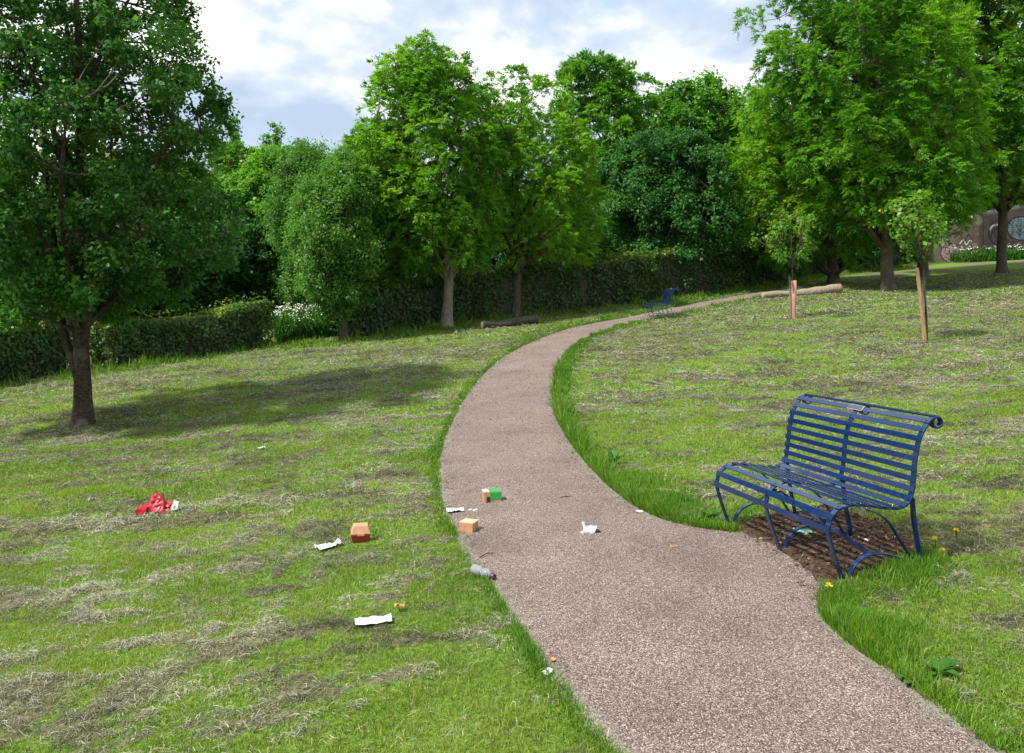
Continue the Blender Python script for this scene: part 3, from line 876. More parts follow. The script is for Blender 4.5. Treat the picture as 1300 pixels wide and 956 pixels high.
# left background
wl = ptree('willow_tree', 'grey green willow shrub with ivy clad foot left of the ashes', (437, 433),
      [(192,420,470),(215,395,490),(245,372,490),(285,358,486),(325,352,484),(358,372,480),(385,398,474),(410,424,464)],
      trunk_r=.11, leaf=M['leaf_grey'], bark=M['bark_dark'], npuff=250, rp=.42, per=300, lsize=(.085, .04), seed=24, nlimb=14, lob=.5)
ptree('maple_tree', 'broad mid green tree behind the gap at the hedge end', (352, 402),
      [(190,325,395),(212,302,425),(245,290,440),(285,285,442),(325,290,440),(365,300,430),(392,320,410)], d=30.0,
      trunk_r=.17, leaf=M['leaf_mid'], bark=M['bark_dark'], npuff=190, rp=.52, per=340, lsize=(.12, .09), seed=25, nlimb=10, lob=.4, tint0=.04)
sy2 = ptree('maple_tree', 'shady tree behind the left hedge, partly screened by the near dark tree', (235, 415),
      [(205,215,262),(230,185,300),(270,165,318),(310,160,322),(350,165,318),(388,185,300)], d=32.0,
      trunk_r=.17, leaf=M['leaf_mid'], bark=M['bark_dark'], npuff=150, rp=.6, per=320, lsize=(.14, .11), seed=26, nlimb=10, lob=.4)
dk = ptree('hawthorn_tree', 'dark bushy tree at the far left behind the near dark tree', (40, 440),
      [(262,5,80),(290,-35,120),(325,-50,138),(360,-50,140),(400,-40,128),(428,-10,100)], d=24.0,
      trunk_r=.14, leaf=M['leaf_dark'], bark=M['bark_dark'], npuff=150, rp=.45, per=220, lsize=(.13, .1), seed=27, nlimb=8)
ptree('slim_tree', 'slim tree with bare brown stem standing in the hedge gap behind the near dark tree', (126, 465),
      [(250,110,160),(280,85,175),(320,80,185),(360,85,180),(400,100,165)],
      trunk_r=.095, leaf=M['leaf_mid'], bark=M['bark_ash'], npuff=60, rp=.4, per=200, lsize=(.11, .08), seed=28, nlimb=7)


def copy_place(src, name, px, d, sc, rz, label, dz=0, group=None):
    c = copy_tree(src); x = (px - CX) / F * d
    c.location = (x, d, float(T(x, d)) + dz); c.rotation_euler = (0, 0, rz); c.scale = (sc, sc, sc); c['label'] = label; c.name = name
    if group: c['group'] = group
    return c


# far woodland: separate trees, copies of the ones above at other sizes and turns
for k, (src, nm, px, d, sc, rz, lb) in enumerate([
    (sy2, 'maple_tree', 470, 41, 1.30, 2.1, 'mid green tree far behind the willow shrub'),
    (eT, 'tall_ash_tree', 300, 50, .92, 1.0, 'far tree below the poplars at the wood edge'),
    (sy2, 'maple_tree', 150, 44, 1.35, 4.0, 'far tree behind the shady tree left of centre'),
    (sy2, 'maple_tree', -20, 38, 1.3, 5.0, 'far tree at the left border of the picture'),
    (dk, 'hawthorn_tree', 240, 27, .85, 1.3, 'dark low bush right behind the clipped left hedge'),
    (dk, 'hawthorn_tree', 400, 34, .95, 3.2, 'dark bush closing the gap beyond the white flowers'),
    (eT, 'tall_ash_tree', 620, 46, .88, 2.4, 'tree far behind the two ashes beside the path'),
    (sy2, 'maple_tree', 700, 40, .95, .7, 'low leafy tree behind the middle of the long hedge'),
    (sy2, 'maple_tree', 985, 46, 1.45, 2.9, 'tree far behind the yellow green ash'),
    (eT, 'tall_ash_tree', 1090, 58, 1.15, 4.4, 'tall tree far behind the great rounded ash'),
    (sy2, 'maple_tree', 1160, 56, 1.2, 5.7, 'tree rising behind the left end of the brick wall'),
    (eT, 'tall_ash_tree', 1250, 60, 1.2, .4, 'tall tree far behind the brick wall'),
    (sy2, 'maple_tree', 1325, 55, 1.3, 1.9, 'bright green tree behind the right end of the wall'),
    (dk, 'hawthorn_tree', 1080, 41, 1.1, 1.1, 'dark bush behind the log and the thick ash trunks'),
    (wl, 'willow_tree', 392, 27, 1.22, 2.3, 'grey green shrub just behind the ivy footed willow shrub'),
    (wl, 'willow_tree', 335, 31, 1.25, 4.1, 'leafy shrub behind the flower patch at the end of the clipped hedge'),
    (dk, 'hawthorn_tree', 180, 25, .8, 4.6, 'low dark bush behind the clipped hedge near the bare brown stem'),
    (dk, 'hawthorn_tree', 318, 29, .85, 5.6, 'bush between the clipped hedge end and the broad mid green tree'),
    (dk, 'hawthorn_tree', 560, 33, .8, 2.0, 'low bush behind the hedge between the two ash trunks beside the path'),
    (dk, 'hawthorn_tree', 640, 36, .9, .5, 'low bush behind the hedge left of the open crowned ash'),
    (sy2, 'maple_tree', 790, 43, .8, 3.6, 'leafy tree far behind the long hedge, left of the very dark tree'),
    (dk, 'hawthorn_tree', 760, 36, .85, 5.1, 'low bush behind the hedge right of the small leafy tree'),
    (dk, 'hawthorn_tree', 960, 38, 1.0, 4.1, 'bush behind the far end of the long hedge'),
    (dk, 'hawthorn_tree', 1275, 55, 1.5, 2.6, 'bush showing over the top of the blue graffiti')]):
    copy_place(src, nm, px, d, sc, rz, lb, group='trees of the wood behind the hedge')

# distant poplars on the left skyline
pop = None
for k, (px, py, d, lb) in enumerate([(352, 158, 95, 'tallest pale poplar spire on the left skyline'), (338, 172, 97, 'poplar spire close left of the tallest skyline poplar'),
                                     (378, 178, 99, 'small poplar spire right of the tallest skyline poplar'), (296, 150, 100, 'poplar spire beside the edge of the near dark crown')]):
    x = (px - CX) / F * d; z = float(T(x, d)); Ht = EYE + (HOR - py) / F * d - z
    if pop is None:
        H0 = Ht
        pop = make_tree('poplar_tree', lb, 'tree', (x, d, z), [(2, -.9, .9), (H0 * .3, -1.5, 1.5), (H0 * .6, -1.3, 1.3), (H0 * .85, -.8, .8), (H0, -.2, .2)],
                        trunk_r=.3, leaf=M['leaf_grey'], bark=M['bark_dark'], npuff=110, rp=.75, per=110, lsize=(.34, .26), seed=30, nlimb=10, group='poplars on the far skyline')
    else:
        c = copy_tree(pop); c.location = (x, d, z); c.scale = (Ht / H0,) * 3; c.rotation_euler.z = k * 1.3; c['label'] = lb


# ------------------------------------------------------------------ hedges
def hedge(label, base_px, h, thick, leaf, seed, dens=520, lsize=.075, name='hedge', topvar=.12, ld=None):
    """clipped hedge along base points; leaves through the outer 0.3 m, twig core inside"""
    r = np.random.default_rng(seed)
    P = np.array([ground(*p)[:2] for p in base_px]) if ld is None else np.array(ld)
    o = P.mean(0); root = empty(name, (o[0], o[1], float(T(*o))), 0, label, 'hedge')
    oz = float(T(*o))
    Tn = np.gradient(P, axis=0); Tn /= np.linalg.norm(Tn, axis=1, keepdims=True)
    P = P + np.stack([-Tn[:, 1], Tn[:, 0]], 1) * (thick / 2 + .2)
    C = smooth_curve(P, 160); d = np.concatenate([[0], np.cumsum(np.linalg.norm(np.diff(C, axis=0), axis=1))]); Ltot = d[-1]
    hs = h if callable(h) else (lambda u: h + 0 * u)
    n = int(dens * Ltot * (2 * np.mean(hs(np.linspace(0, 1, 20))) + thick))
    s = r.uniform(0, Ltot, n); u = s / Ltot
    cx = np.interp(s, d, C[:, 0]); cy = np.interp(s, d, C[:, 1])
    tx = np.interp(s + .1, d, C[:, 0]) - np.interp(s - .1, d, C[:, 0]); ty = np.interp(s + .1, d, C[:, 1]) - np.interp(s - .1, d, C[:, 1])
    l = np.hypot(tx, ty) + 1e-9; nxv, nyv = -ty / l, tx / l          # to the far side
    hh = hs(u) * (1 + topvar * (fbm(s * 1.1, s * 0, seed=seed) - .5) * 2)
    hm_ = np.mean(hh)
    w = r.uniform(0, 1, n) * (2 * hm_ + thick)
    front = w < hm_; top_ = (w >= hm_) & (w < hm_ + thick)
    wob = .30 * (fbm(s * 1.6, w * 1.6, seed=seed + 3) - .5) * 2
    dep = np.where(front, -thick / 2 - wob, np.where(top_, (w - hm_) - thick / 2, thick / 2 + wob))
    zz = np.where(top_, hh + wob * .5, np.where(front, w, w - hm_ - thick) / hm_ * hh)
    inw = r.uniform(0, 1, n) ** 2 * .22
    dep = np.where(front, dep + inw, np.where(top_, dep, dep - inw)); zz = np.where(top_, zz - inw + (r.uniform(0, 1, n) > .90) * r.uniform(0, .26, n), np.maximum(zz, .02))
    e_ = (np.minimum(s, Ltot - s) < .22) & (r.uniform(0, 1, n) < .6)
    dep = np.where(e_, r.uniform(-.5, .5, n) * thick, dep); zz = np.where(e_, r.uniform(0, 1, n) * hh, zz)
    x = cx + nxv * dep; y = cy + nyv * dep
    Pt = np.stack([x - o[0], y - o[1], T(x, y) + zz - oz], 1)
    nv = np.where(front[:, None], np.stack([-nxv, -nyv, 0 * nxv + .35], 1), np.where(top_[:, None], np.array([0, 0, 1.]), np.stack([nxv, nyv, 0 * nxv + .35], 1)))
    nv = unit(nv + r.normal(0, .5, (n, 3))); ax = r.normal(0, 1, (n, 3)); ax -= nv * np.sum(ax * nv, 1, keepdims=True)
    Ln = lsize * r.uniform(.6, 1.4, n)
    V, Fc = leaf_mesh(Pt, ax, nv, Ln, Ln * .68)
    tn = np.clip(.30 + .5 * (fbm(x * 1.5, zz * 1.8, seed=seed + 7) - .5) + r.normal(0, .12, n) + np.where(top_, .62, 0) * (.6 + .8 * vnoise(x * 2, y * 2, seed=seed)), 0, 1)  # top leaves tinted paler: sunlight on the hedge top put into leaf colour
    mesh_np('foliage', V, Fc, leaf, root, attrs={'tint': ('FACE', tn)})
    # woody core
    m = 90; cs = []
    for i, q in enumerate(np.linspace(.26 / Ltot, 1 - .26 / Ltot, m)):
        sx = q * Ltot; c = np.array([np.interp(sx, d, C[:, 0]), np.interp(sx, d, C[:, 1])])
        t = np.array([np.interp(sx + .1, d, C[:, 0]) - np.interp(sx - .1, d, C[:, 0]), np.interp(sx + .1, d, C[:, 1]) - np.interp(sx - .1, d, C[:, 1])]); t /= np.linalg.norm(t)
        nn = np.array([-t[1], t[0]]); hq = float(hs(np.array(q))) * (1 + topvar * (float(fbm(np.array([sx * 1.1]), np.array([0.]), seed=seed)[0]) - .5) * 2) - .2
        for k, (a, b) in enumerate(((-.5, 0), (-.5, .5), (-.45, 1), (0, 1.04), (.45, 1), (.5, .5), (.5, 0))):
            jit = .05 * mnoise.noise(Vector((sx * 2, k * 1.3, seed)))
            p = c + nn * (a * (thick - .34) + jit); cs.append((p[0] - o[0], p[1] - o[1], float(T(p[0], p[1])) + b * hq + jit - oz - (.05 if b == 0 else 0)))
    Fc = [(i*7+k, i*7+k+1, (i+1)*7+k+1, (i+1)*7+k) for i in range(m - 1) for k in range(6)]
    mb = MB(); mb.add(cs, Fc + [tuple(range(6, -1, -1)), tuple((m-1)*7+k for k in range(7))])
    mb.build('branches', M['twig'], root)
    return root


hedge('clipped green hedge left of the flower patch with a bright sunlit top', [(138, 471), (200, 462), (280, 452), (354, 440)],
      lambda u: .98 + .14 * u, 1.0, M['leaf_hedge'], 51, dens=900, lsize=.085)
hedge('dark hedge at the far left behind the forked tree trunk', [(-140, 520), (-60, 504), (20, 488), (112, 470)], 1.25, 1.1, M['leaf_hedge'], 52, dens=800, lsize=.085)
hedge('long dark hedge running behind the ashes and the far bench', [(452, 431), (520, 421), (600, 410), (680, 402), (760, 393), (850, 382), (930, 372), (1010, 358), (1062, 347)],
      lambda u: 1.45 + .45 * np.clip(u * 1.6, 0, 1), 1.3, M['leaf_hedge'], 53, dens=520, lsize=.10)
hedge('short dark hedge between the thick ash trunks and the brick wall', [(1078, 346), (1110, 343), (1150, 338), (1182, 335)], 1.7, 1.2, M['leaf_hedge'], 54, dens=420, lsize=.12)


# ------------------------------------------------------------------ white flowered patches (cow parsley)
def flowers(name, label, poly_px, n, h, seed, wf=.05):
    r = np.random.default_rng(seed)
    P = np.array([ground(*p)[:2] for p in poly_px]) if poly_px else np.array([(25.2, 44.2), (34, 43.6), (34, 45.6), (25.2, 46.0)]); lo, hi = P.min(0), P.max(0)
    x = r.uniform(lo[0], hi[0], n * 6); y = r.uniform(lo[1], hi[1], n * 6); k = inside(P, x, y); x, y = x[k][:n], y[k][:n]
    nn = len(x); hh = h * r.uniform(.5, 1.1, nn)
    B_ = np.stack([x, y, T(x, y)], 1)
    V, q, t = blades(B_, hh, np.full(nn, .045), .5, seed)
    tnt = np.clip(.4 + r.normal(0, .2, nn), 0, 1)
    # leaves along stems
    nl = nn * 3; li = np.repeat(np.arange(nn), 3)
    Pl = B_[li] + np.stack([r.normal(0, .08, nl), r.normal(0, .08, nl), r.uniform(.1, .85, nl) * hh[li]], 1)
    V2, F2 = leaf_mesh(Pl, r.normal(0, 1, (nl, 3)), np.array([0, 0, 1.]) + r.normal(0, .6, (nl, 3)), np.full(nl, .15), np.full(nl, .06))
    # umbels
    fl = r.uniform(0, 1, nn) < .15; fi = np.repeat(np.nonzero(fl)[0], 4); nf = len(fi)
    tipP = V.reshape(nn, 5, 3)[fi, 3] + np.stack([r.normal(0, .05, nf), r.normal(0, .05, nf), r.uniform(-.02, .04, nf)], 1)
    V3, F3 = leaf_mesh(tipP, np.stack([r.normal(0, 1, nf), r.normal(0, 1, nf), r.normal(0, .2, nf)], 1), np.array([0, 0, 1.]) + r.normal(0, .3, (nf, 3)), np.full(nf, wf), np.full(nf, wf))
    o1, o2 = len(V), len(V) + len(V2)
    faces = [q, F2 + o1, F3 + o2, t]
    ob = mesh_np(name, np.vstack([V, V2, V3]), faces, [M['leaf_weed'], M['white_flower']],
                 attrs={'tint': ('FACE', np.concatenate([tnt, np.clip(.4 + r.normal(0, .2, nl), 0, 1), np.ones(nf), tnt]))},
                 fmat=np.concatenate([np.zeros(nn + nl), np.ones(nf), np.zeros(nn)]))
    tag(ob, label, 'wildflowers', kind='stuff')


flowers('wildflower_patch', 'patch of white cow parsley in long grass between hedge and willow', [(352, 437), (432, 427), (440, 414), (355, 418)], 2600, .85, 61, .055)
flowers('wildflower_patch', 'white flowered weeds along the foot of the graffiti wall', None, 1800, .85, 62, .09)


# ------------------------------------------------------------------ graffiti wall
def wall_piece(name, label, p0, p1, h, panels, cop=True, rise=None):
    p0 = np.array(p0); p1 = np.array(p1); L_ = np.linalg.norm((p1 - p0)[:2]); ang = math.atan2(p1[1] - p0[1], p1[0] - p0[0])
    z0 = min(p0[2], p1[2])
    root = empty(name, (p0[0], p0[1], z0), ang, label, 'wall')
    rise = (p1[2] - p0[2]) if rise is None else rise
    mb = MB(); n = 8
    v = []
    for i in range(n + 1):
        u = i / n; x = u * L_; zb = -.4; zt = h + rise * u + (p0[2] - z0)
        for yy in (-.16, .16): v += [(x, yy, zb), (x, yy, zt)]
    f = []
    for i in range(n):
        a = i * 4; b = a + 4
        f += [(a, b, b+1, a+1), (a+2, a+3, b+3, b+2), (a+1, b+1, b+3, a+3)]
    f += [(0, 1, 3, 2), (n*4, n*4+2, n*4+3, n*4+1)]
    mb.add(v, f); mb.build('brickwork', M['brick'], root)
    if cop:
        c = MB(); c.tube([(-.05, 0, h + (p0[2] - z0) + .07), (L_ + .05, 0, h + rise + (p0[2] - z0) + .07)], .21, 4); 
        c.build('coping', M['coping'], root)
    for pname, matk, strokes, w in panels:
        g_ = MB()
        for st in strokes:
            c = smooth_curve([(x, -.165, z) for x, z in st], 8 * len(st))
            N_ = len(c); vv = []
            for i in range(N_):
                t = c[min(i+1, N_-1)] - c[max(i-1, 0)]; t /= np.linalg.norm(t) + 1e-9
                nn = np.array([-t[2], 0, t[0]])
                for sgn, dy in ((-1, 0), (1, 0), (1, -.006), (-1, -.006)): vv.append(c[i] + nn * sgn * w / 2 + (0, dy, 0))
            ff = [(i*4+k, i*4+(k+1) % 4, i*4+4+(k+1) % 4, i*4+4+k) for i in range(N_-1) for k in range(4)]
            g_.add(vv, ff)
        g_.build(pname, M[matk], root)
    return root


def disc_fill(cx_, cz, rx, rz_, n=9):
    return [[(cx_ - rx * math.sqrt(max(0, 1 - t * t)), cz + rz_ * t), (cx_ + rx * math.sqrt(max(0, 1 - t * t)), cz + rz_ * t)] for t in np.linspace(-.9, .9, n)]


def ring(cx_, cz, rx, rz_, a0=0, a1=360, n=12):
    return [(cx_ + rx * math.cos(R(a)), cz + rz_ * math.sin(R(a))) for a in np.linspace(a0, a1, n)]


def wpt(px, d):
    x = (px - CX) / F * d; return np.array([x, d, float(T(x, d))])


w0 = wpt(1178, 46.0); w1 = wpt(1239, 46.3)
Lw = np.linalg.norm((w1 - w0)[:2])
wall_piece('brick_wall', 'dark brick wall panel with pinkish graffiti left of the ivy trunk', w0, w1, 2.0,
           [('graffiti_fill', 'pink_paint', disc_fill(Lw*.45, .62, .62, .52, 8) + disc_fill(Lw*.30, 1.25, .30, .28, 5), .13),
            ('graffiti_outline', 'dark_paint', [ring(Lw*.45, .62, .66, .56), ring(Lw*.30, 1.25, .34, .32), ring(Lw*.36, .75, .14, .2), ring(Lw*.56, .78, .14, .2), [(Lw*.3, .4), (Lw*.45, .25), (Lw*.6, .42)], [(Lw*.5, 1.5), (Lw*.62, 1.75), (Lw*.7, 1.3), (Lw*.8, 1.7), (Lw*.88, 1.35)]], .055),
            ('graffiti_tag', 'white_paint', [[(Lw*.62, 1.15), (Lw*.7, 1.38), (Lw*.76, 1.1), (Lw*.84, 1.36), (Lw*.92, 1.12)]], .05)], rise=.62)
w2 = wpt(1247, 46.35); w3 = wpt(1420, 46.9)
Lx = np.linalg.norm((w3 - w2)[:2]); q = Lx / 173.
wall_piece('brick_wall', 'brick wall panel with pale blue and white graffiti at the right edge', w2, w3, 2.55,
           [('graffiti_fill', 'blue_paint', disc_fill(q*46, 1.85, q*16, .62, 11) + disc_fill(q*85, 1.3, q*17, .6, 10), .16),
            ('graffiti_outline', 'dark_paint', [ring(q*46, 1.85, q*17, .68), ring(q*19, 1.6, q*13, .75, 20, 330), ring(q*21, 1.6, q*8, .45, 60, 300), ring(q*30, 1.7, q*6, .5, -60, 120), ring(q*85, 1.3, q*18, .66), [(q*8, 1.2), (q*14, 2.1), (q*19, 1.3), (q*26, 2.0)], [(q*44, 1.35), (q*47, 2.4)], [(q*39, 2.1), (q*45, 1.75), (q*53, 2.2)], [(q*40, 1.7), (q*45, 1.45), (q*52, 1.8)], [(q*80, 1.1), (q*85, 1.6), (q*90, 1.05)]], .07),
            ('graffiti_highlight', 'white_paint', [ring(q*46, 1.85, q*14.5, .54, 30, 150), ring(q*46, 1.85, q*14.5, .54, 200, 340), ring(q*17, 1.6, q*11, .46, 20, 160), ring(q*85, 1.3, q*15, .5, 20, 160)], .12)], rise=1.6)


# ------------------------------------------------------------------ benches
def arc_profile(D):
    prof = [(-.0, .0), (-.06, .06), (-.13, .16), (-.19, .27), (-.20, .33), (-.155, .39), (-.06, .425), (.07, .437), (.23, .428), (.42, .406), (.60, .388), (.72, .384), (.82, .404), (.885, .452), (.92, .53), (.955, .635), (1.02, .745), (1.11, .815), (1.20, .855)]
    c = smooth_curve([(0, u * D, v) for u, v in prof], 90)
    return c


def make_bench(L_, D, label):
    root = empty('park_bench', (0, 0, 0), 0, label, 'bench', 'blue metal slatted park benches')
    prof = arc_profile(D)
    top = prof[-1]
    curl = [np.array([0, top[1] + .030 + .030 * math.cos(R(a)) , top[2] - .026 + .030 * math.sin(R(a))]) for a in np.linspace(120, -230, 22)]
    full = np.vstack([prof, curl])
    sd = np.concatenate([[0], np.cumsum(np.linalg.norm(np.diff(prof, axis=0), axis=1))])

    def atlen(s):
        return np.array([0, np.interp(s, sd, prof[:, 1]), np.interp(s, sd, prof[:, 2])])
    for xf in (0.0, L_ / 2, L_):
        m = MB(); m.sweep([p + (xf, 0, 0) for p in full], .034, .010)
        fr = m.build('side_frame', M['bench'], root, bevel=.002)
        m = MB(); m.sweep(smooth_curve([(xf, .895 * D, .43), (xf, .905 * D, .30), (xf, .95 * D, .14), (xf, 1.0 * D, .0)], 14), .034, .010); m.build('rear_leg', M['bench'], fr, bevel=.002)
        m = MB(); m.sweep(smooth_curve([(xf, .012 * D, .012), (xf, .06 * D, .085), (xf, .17 * D, .135), (xf, .33 * D, .155), (xf, .52 * D, .142), (xf, .75 * D, .095), (xf, .97 * D, .014)], 26), .030, .009); m.build('foot_arch', M['bench'], fr, bevel=.002)
        m = MB(); m.sweep(smooth_curve([(xf, .30 * D, .398), (xf, .45 * D, .365), (xf, .58 * D, .305), (xf, .72 * D, .195), (xf, .94 * D, .025)], 22), .028, .008); m.build('curved_brace', M['bench'], fr, bevel=.002)

    def slat(mb, s, wd=.036, off=.0085):
        p = atlen(s); t = atlen(s + .006) - atlen(s - .006); t /= np.linalg.norm(t)
        n = np.array([0, -t[2], t[1]]);
        if n[2] < 0 and abs(n[2]) > .3 and s > .3: n = -n
        c = p + n * off
        Mx = np.column_stack([np.array([1, 0, 0]), t, n])
        sag = .0
        mb.box(c + np.array([L_ / 2, 0, 0]), (L_ + .045, wd, .006), Mx)
        for xf in (0.004, L_ / 2, L_ - .004): q_ = c + np.array([xf, 0, 0]); mb.tube([q_, q_ + n * .0075], [.0065, .004], 8)
        return c, t, n
    # positions along the profile
    s_front = sd[np.argmin(np.linalg.norm(prof[:, 1:] - np.array([-.20 * D, .325]), axis=1))]
    s_bend = sd[np.argmin(np.linalg.norm(prof[:, 1:] - np.array([.80 * D, .36]), axis=1))]
    s_top = sd[-1]
    mb = MB()
    for s in np.linspace(s_front, s_bend, 9): slat(mb, s, .034)
    mb.build('seat', M['bench'], root, bevel=.0015)
    mb = MB(); last = None
    for s in np.linspace(s_bend + .055, s_top - .03, 9): last = slat(mb, s, .031)
    mb.build('backrest', M['bench'], root, bevel=.0015)
    c, t, n = last
    m = MB(); m.box((L_ / 2, top[1] + .030, top[2] + .006), (L_ + .03, .030, .010)); m.build('top_rail', M['bench'], root, bevel=.002)
    for s in (1, -1):
        x0 = L_ if s > 0 else 0; a = np.array([x0, .33 * D, .150]); b = np.array([L_ / 2 + s * .02, -.05 * D, .395])
        m = MB(); dv = b - a; ln = np.linalg.norm(dv); dv /= ln; nn = np.cross(dv, (0, 1, 0)); nn /= np.linalg.norm(nn)
        m.box((a + b) / 2, (ln, .034, .007), np.column_stack([dv, np.cross(nn, dv), nn])); m.build('diagonal_tie', M['bench'], root, bevel=.001)
    # small plate on the middle of the top slat
    Mx = np.column_stack([np.array([1, 0, 0]), t, n])
    m = MB(); m.box(c + n * .0055 + (L_ / 2, 0, 0), (.13, .040, .005), Mx); pl = m.build('plaque', M['plaque_rim'], root, bevel=.001)
    m = MB(); m.box(c + n * .009 + (L_ / 2, 0, 0), (.118, .030, .004), Mx); m.build('plaque_face', M['plaque'], pl)
    return root


bench = make_bench(1.15, .50, 'blue slatted metal bench standing on bare soil beside the path, nearest')
dd = R(15.5)
bench.location = (1.80 - 1.15 * math.sin(dd), 4.28 + 1.15 * math.cos(dd), .092)
bench.rotation_euler = (0, 0, 0); bench.rotation_euler = (Matrix.Rotation(dd - R(90), 3, 'Z') @ Matrix.Rotation(R(3.2), 3, 'X')).to_euler()
# local x runs along the length (far end -> near end), local y points to the back
# orientation: length dir (sin, -cos) ; depth dir (cos, sin)
far_b = copy_tree(bench)
far_b['label'] = 'far blue slatted bench seen end on at the bend of the path'
g0 = ground(827, 406)
far_b.location = (g0[0], g0[1], g0[2] - .0)
far_b.rotation_euler = (0, 0, R(2) - R(90)); 
far_b.location = (g0[0] + .02, g0[1] + .9, g0[2] + .03)

# ------------------------------------------------------------------ logs
def log(label, a, b, r0, r1, bark, seed):
    a = np.array(a); b = np.array(b); root = empty('log', tuple((a + b) / 2 - (0, 0, r0)), 0, label, 'log'); o = (a + b) / 2 - np.array([0, 0, r0])
    pts = [a * (1 - u) + b * u + np.array([0, 0, .025 * math.sin(u * 7 + seed)]) - o for u in np.linspace(0, 1, 14)]
    rad = [r0 * (1 - u) + r1 * u + .012 * math.sin(u * 11 + seed) for u in np.linspace(0, 1, 14)]
    pts2 = smooth_curve(pts, 40); rad2 = np.interp(np.linspace(0, 1, 40), np.linspace(0, 1, 14), rad)
    mb = MB(); mb.tube(pts2, rad2, 22)
    for i, v in enumerate(mb.v):
        c = pts2[min(i // 22, 39)]; dv_ = np.array(v) - c
        mb.v[i] = tuple(c + dv_ * (1 + .14 * mnoise.noise(Vector(tuple(np.array(v) * 3.2 + seed))) + .10 * mnoise.noise(Vector(tuple(np.array(v) * 11 + seed)))))
    mb.build('bark', bark, root, smooth=True)
    for p, q_, r_ in ((pts[0], pts[1], rad[0]), (pts[-1], pts[-2], rad[-1])):
        d = (p - q_) / np.linalg.norm(p - q_); m = MB(); m.tube([p, p + d * .006], [r_ * .93, r_ * .90], 14); m.build('cut_end', M['cutwood'], root)
    return root


l0 = ground(968, 379); l1 = ground(1067, 372)
log('pale weathered log lying below the right hand ashes', l0 + (0, 0, .09), l1 + (0, 0, .15), .085, .17, M['bark_pale'], 1)
l2 = ground(612, 418); l3 = ground(682, 411)
log('dark log lying on the grass before the open crowned ash', l2 + (0, 0, .10), l3 + (0, 0, .12), .10, .13, M['bark_dark'], 2)

# ------------------------------------------------------------------ saplings with stakes
def sapling(label, pb, rows, seed, lean):
    b = ground(*pb)
    return make_tree('sapling', label, 'sapling', b, px_sil(b, pb, rows), trunk_r=.022, leaf=M['leaf_sapling'], bark=M['bark_dark'], npuff=36, rp=.20, per=24, lsize=(.085, .065), seed=seed, nlimb=14, lean=lean, shell=.65, lob=.35, group='young staked saplings on the lawn')


sapling('sapling with bright leaves tied to the leaning stake nearest the right edge', (1176, 434),
        [(234,1160,1190),(250,1138,1204),(268,1118,1214),(290,1120,1212),(312,1135,1204),(338,1158,1188)], 71, (-.02, 0))
sapling('sapling rising from the pinkish tree guard left of the ash trunks', (1008, 405),
        [(258,986,1022),(276,960,1042),(296,946,1056),(316,952,1052),(340,980,1030)], 72, (0, 0))


def stake(label, px_b, px_t, r_, m_, dy=0):
    b = ground(*px_b); b[1] += dy; t = at(px_t[0], px_t[1], b[1]); o = b.copy()
    mb = MB(); mb.tube([(0, 0, -.2), (t - o) * .5 + (.004, 0, 0), t - o], [r_, r_ * .97, r_ * .85], 8)
    ob = mb.build('stake', m_); ob.location = o
    return tag(ob, label, 'stake', 'wooden stakes beside the saplings')


stake('leaning brown stake holding the sapling nearest the right edge', (1174, 434), (1164, 340), .040, M['tan_wood'], -.05)
stake('greyer thin stake beside the leaning brown stake', (1178, 431), (1172, 360), .028, M['grey_wood'], .12)
stake('thin grey brown stake left of the pinkish tree guard', (1004, 404), (1002, 351), .030, M['grey_wood'], -.03)
# tree guard tube (open pipe)
g1 = ground(1008, 405); hG = (405 - 356) / F * g1[1]
mb = MB(); n = 16
pr = [(.040, 0), (.055, hG * .5), (.066, hG), (.058, hG - .006), (.048, hG * .5), (.034, 0)]
vs = [(r_ * math.cos(2*math.pi*k/n), r_ * math.sin(2*math.pi*k/n), z) for r_, z in pr for k in range(n)]
mb.add(vs, [(i*n+k, i*n+(k+1) % n, (i+1)*n+(k+1) % n, (i+1)*n+k) for i in range(5) for k in range(n)])
tg = mb.build('tree_guard', M['pink_tube'], smooth=True); tg.location = g1
tag(tg, 'pinkish brown tubular tree guard round the foot of a sapling', 'tree guard')


# ------------------------------------------------------------------ litter
def crumple(name, label, cat, px, size, m_, rz, seed, amp=.012, nx_=14, ny_=9, lift=.006, outline=None, th=.0012, tilt=(0, 0), group=None, flip=None):
    """a crumpled sheet lying on the ground"""
    g_ = ground(*px); V = []; Fq = []
    for j in range(ny_ + 1):
        for i in range(nx_ + 1):
            u, v = i / nx_ - .5, j / ny_ - .5
            x, y = u * size[0], v * size[1]
            if outline == 'fold': y *= (1 - .45 * (u + .5))
            if outline == 'ragged': x *= 1 + .25 * mnoise.noise(Vector((v * 6, seed, 0))); y *= 1 + .35 * mnoise.noise(Vector((u * 5, seed, 3)))
            e = mnoise.noise(Vector((x * 28 + seed, y * 28, seed)))
            rid = abs(mnoise.noise(Vector((x * 55 + seed * 2, y * 55, 1))))
            z = amp * (e + .5) + amp * 1.1 * rid
            if flip: z += max(0, (u - flip[0])) ** 1.2 * flip[1]
            V.append((x, y, max(z, 0) + lift))
    for j in range(ny_):
        for i in range(nx_):
            a = j * (nx_ + 1) + i; Fq.append((a, a + 1, a + nx_ + 2, a + nx_ + 1))
    mb = MB(); mb.add(V, Fq); ob = mb.build(name, m_)
    so = ob.modifiers.new('thick', 'SOLIDIFY'); so.thickness = th
    ob.location = g_; ob.rotation_euler = (tilt[0], tilt[1], rz)
    return tag(ob, label, cat, group)


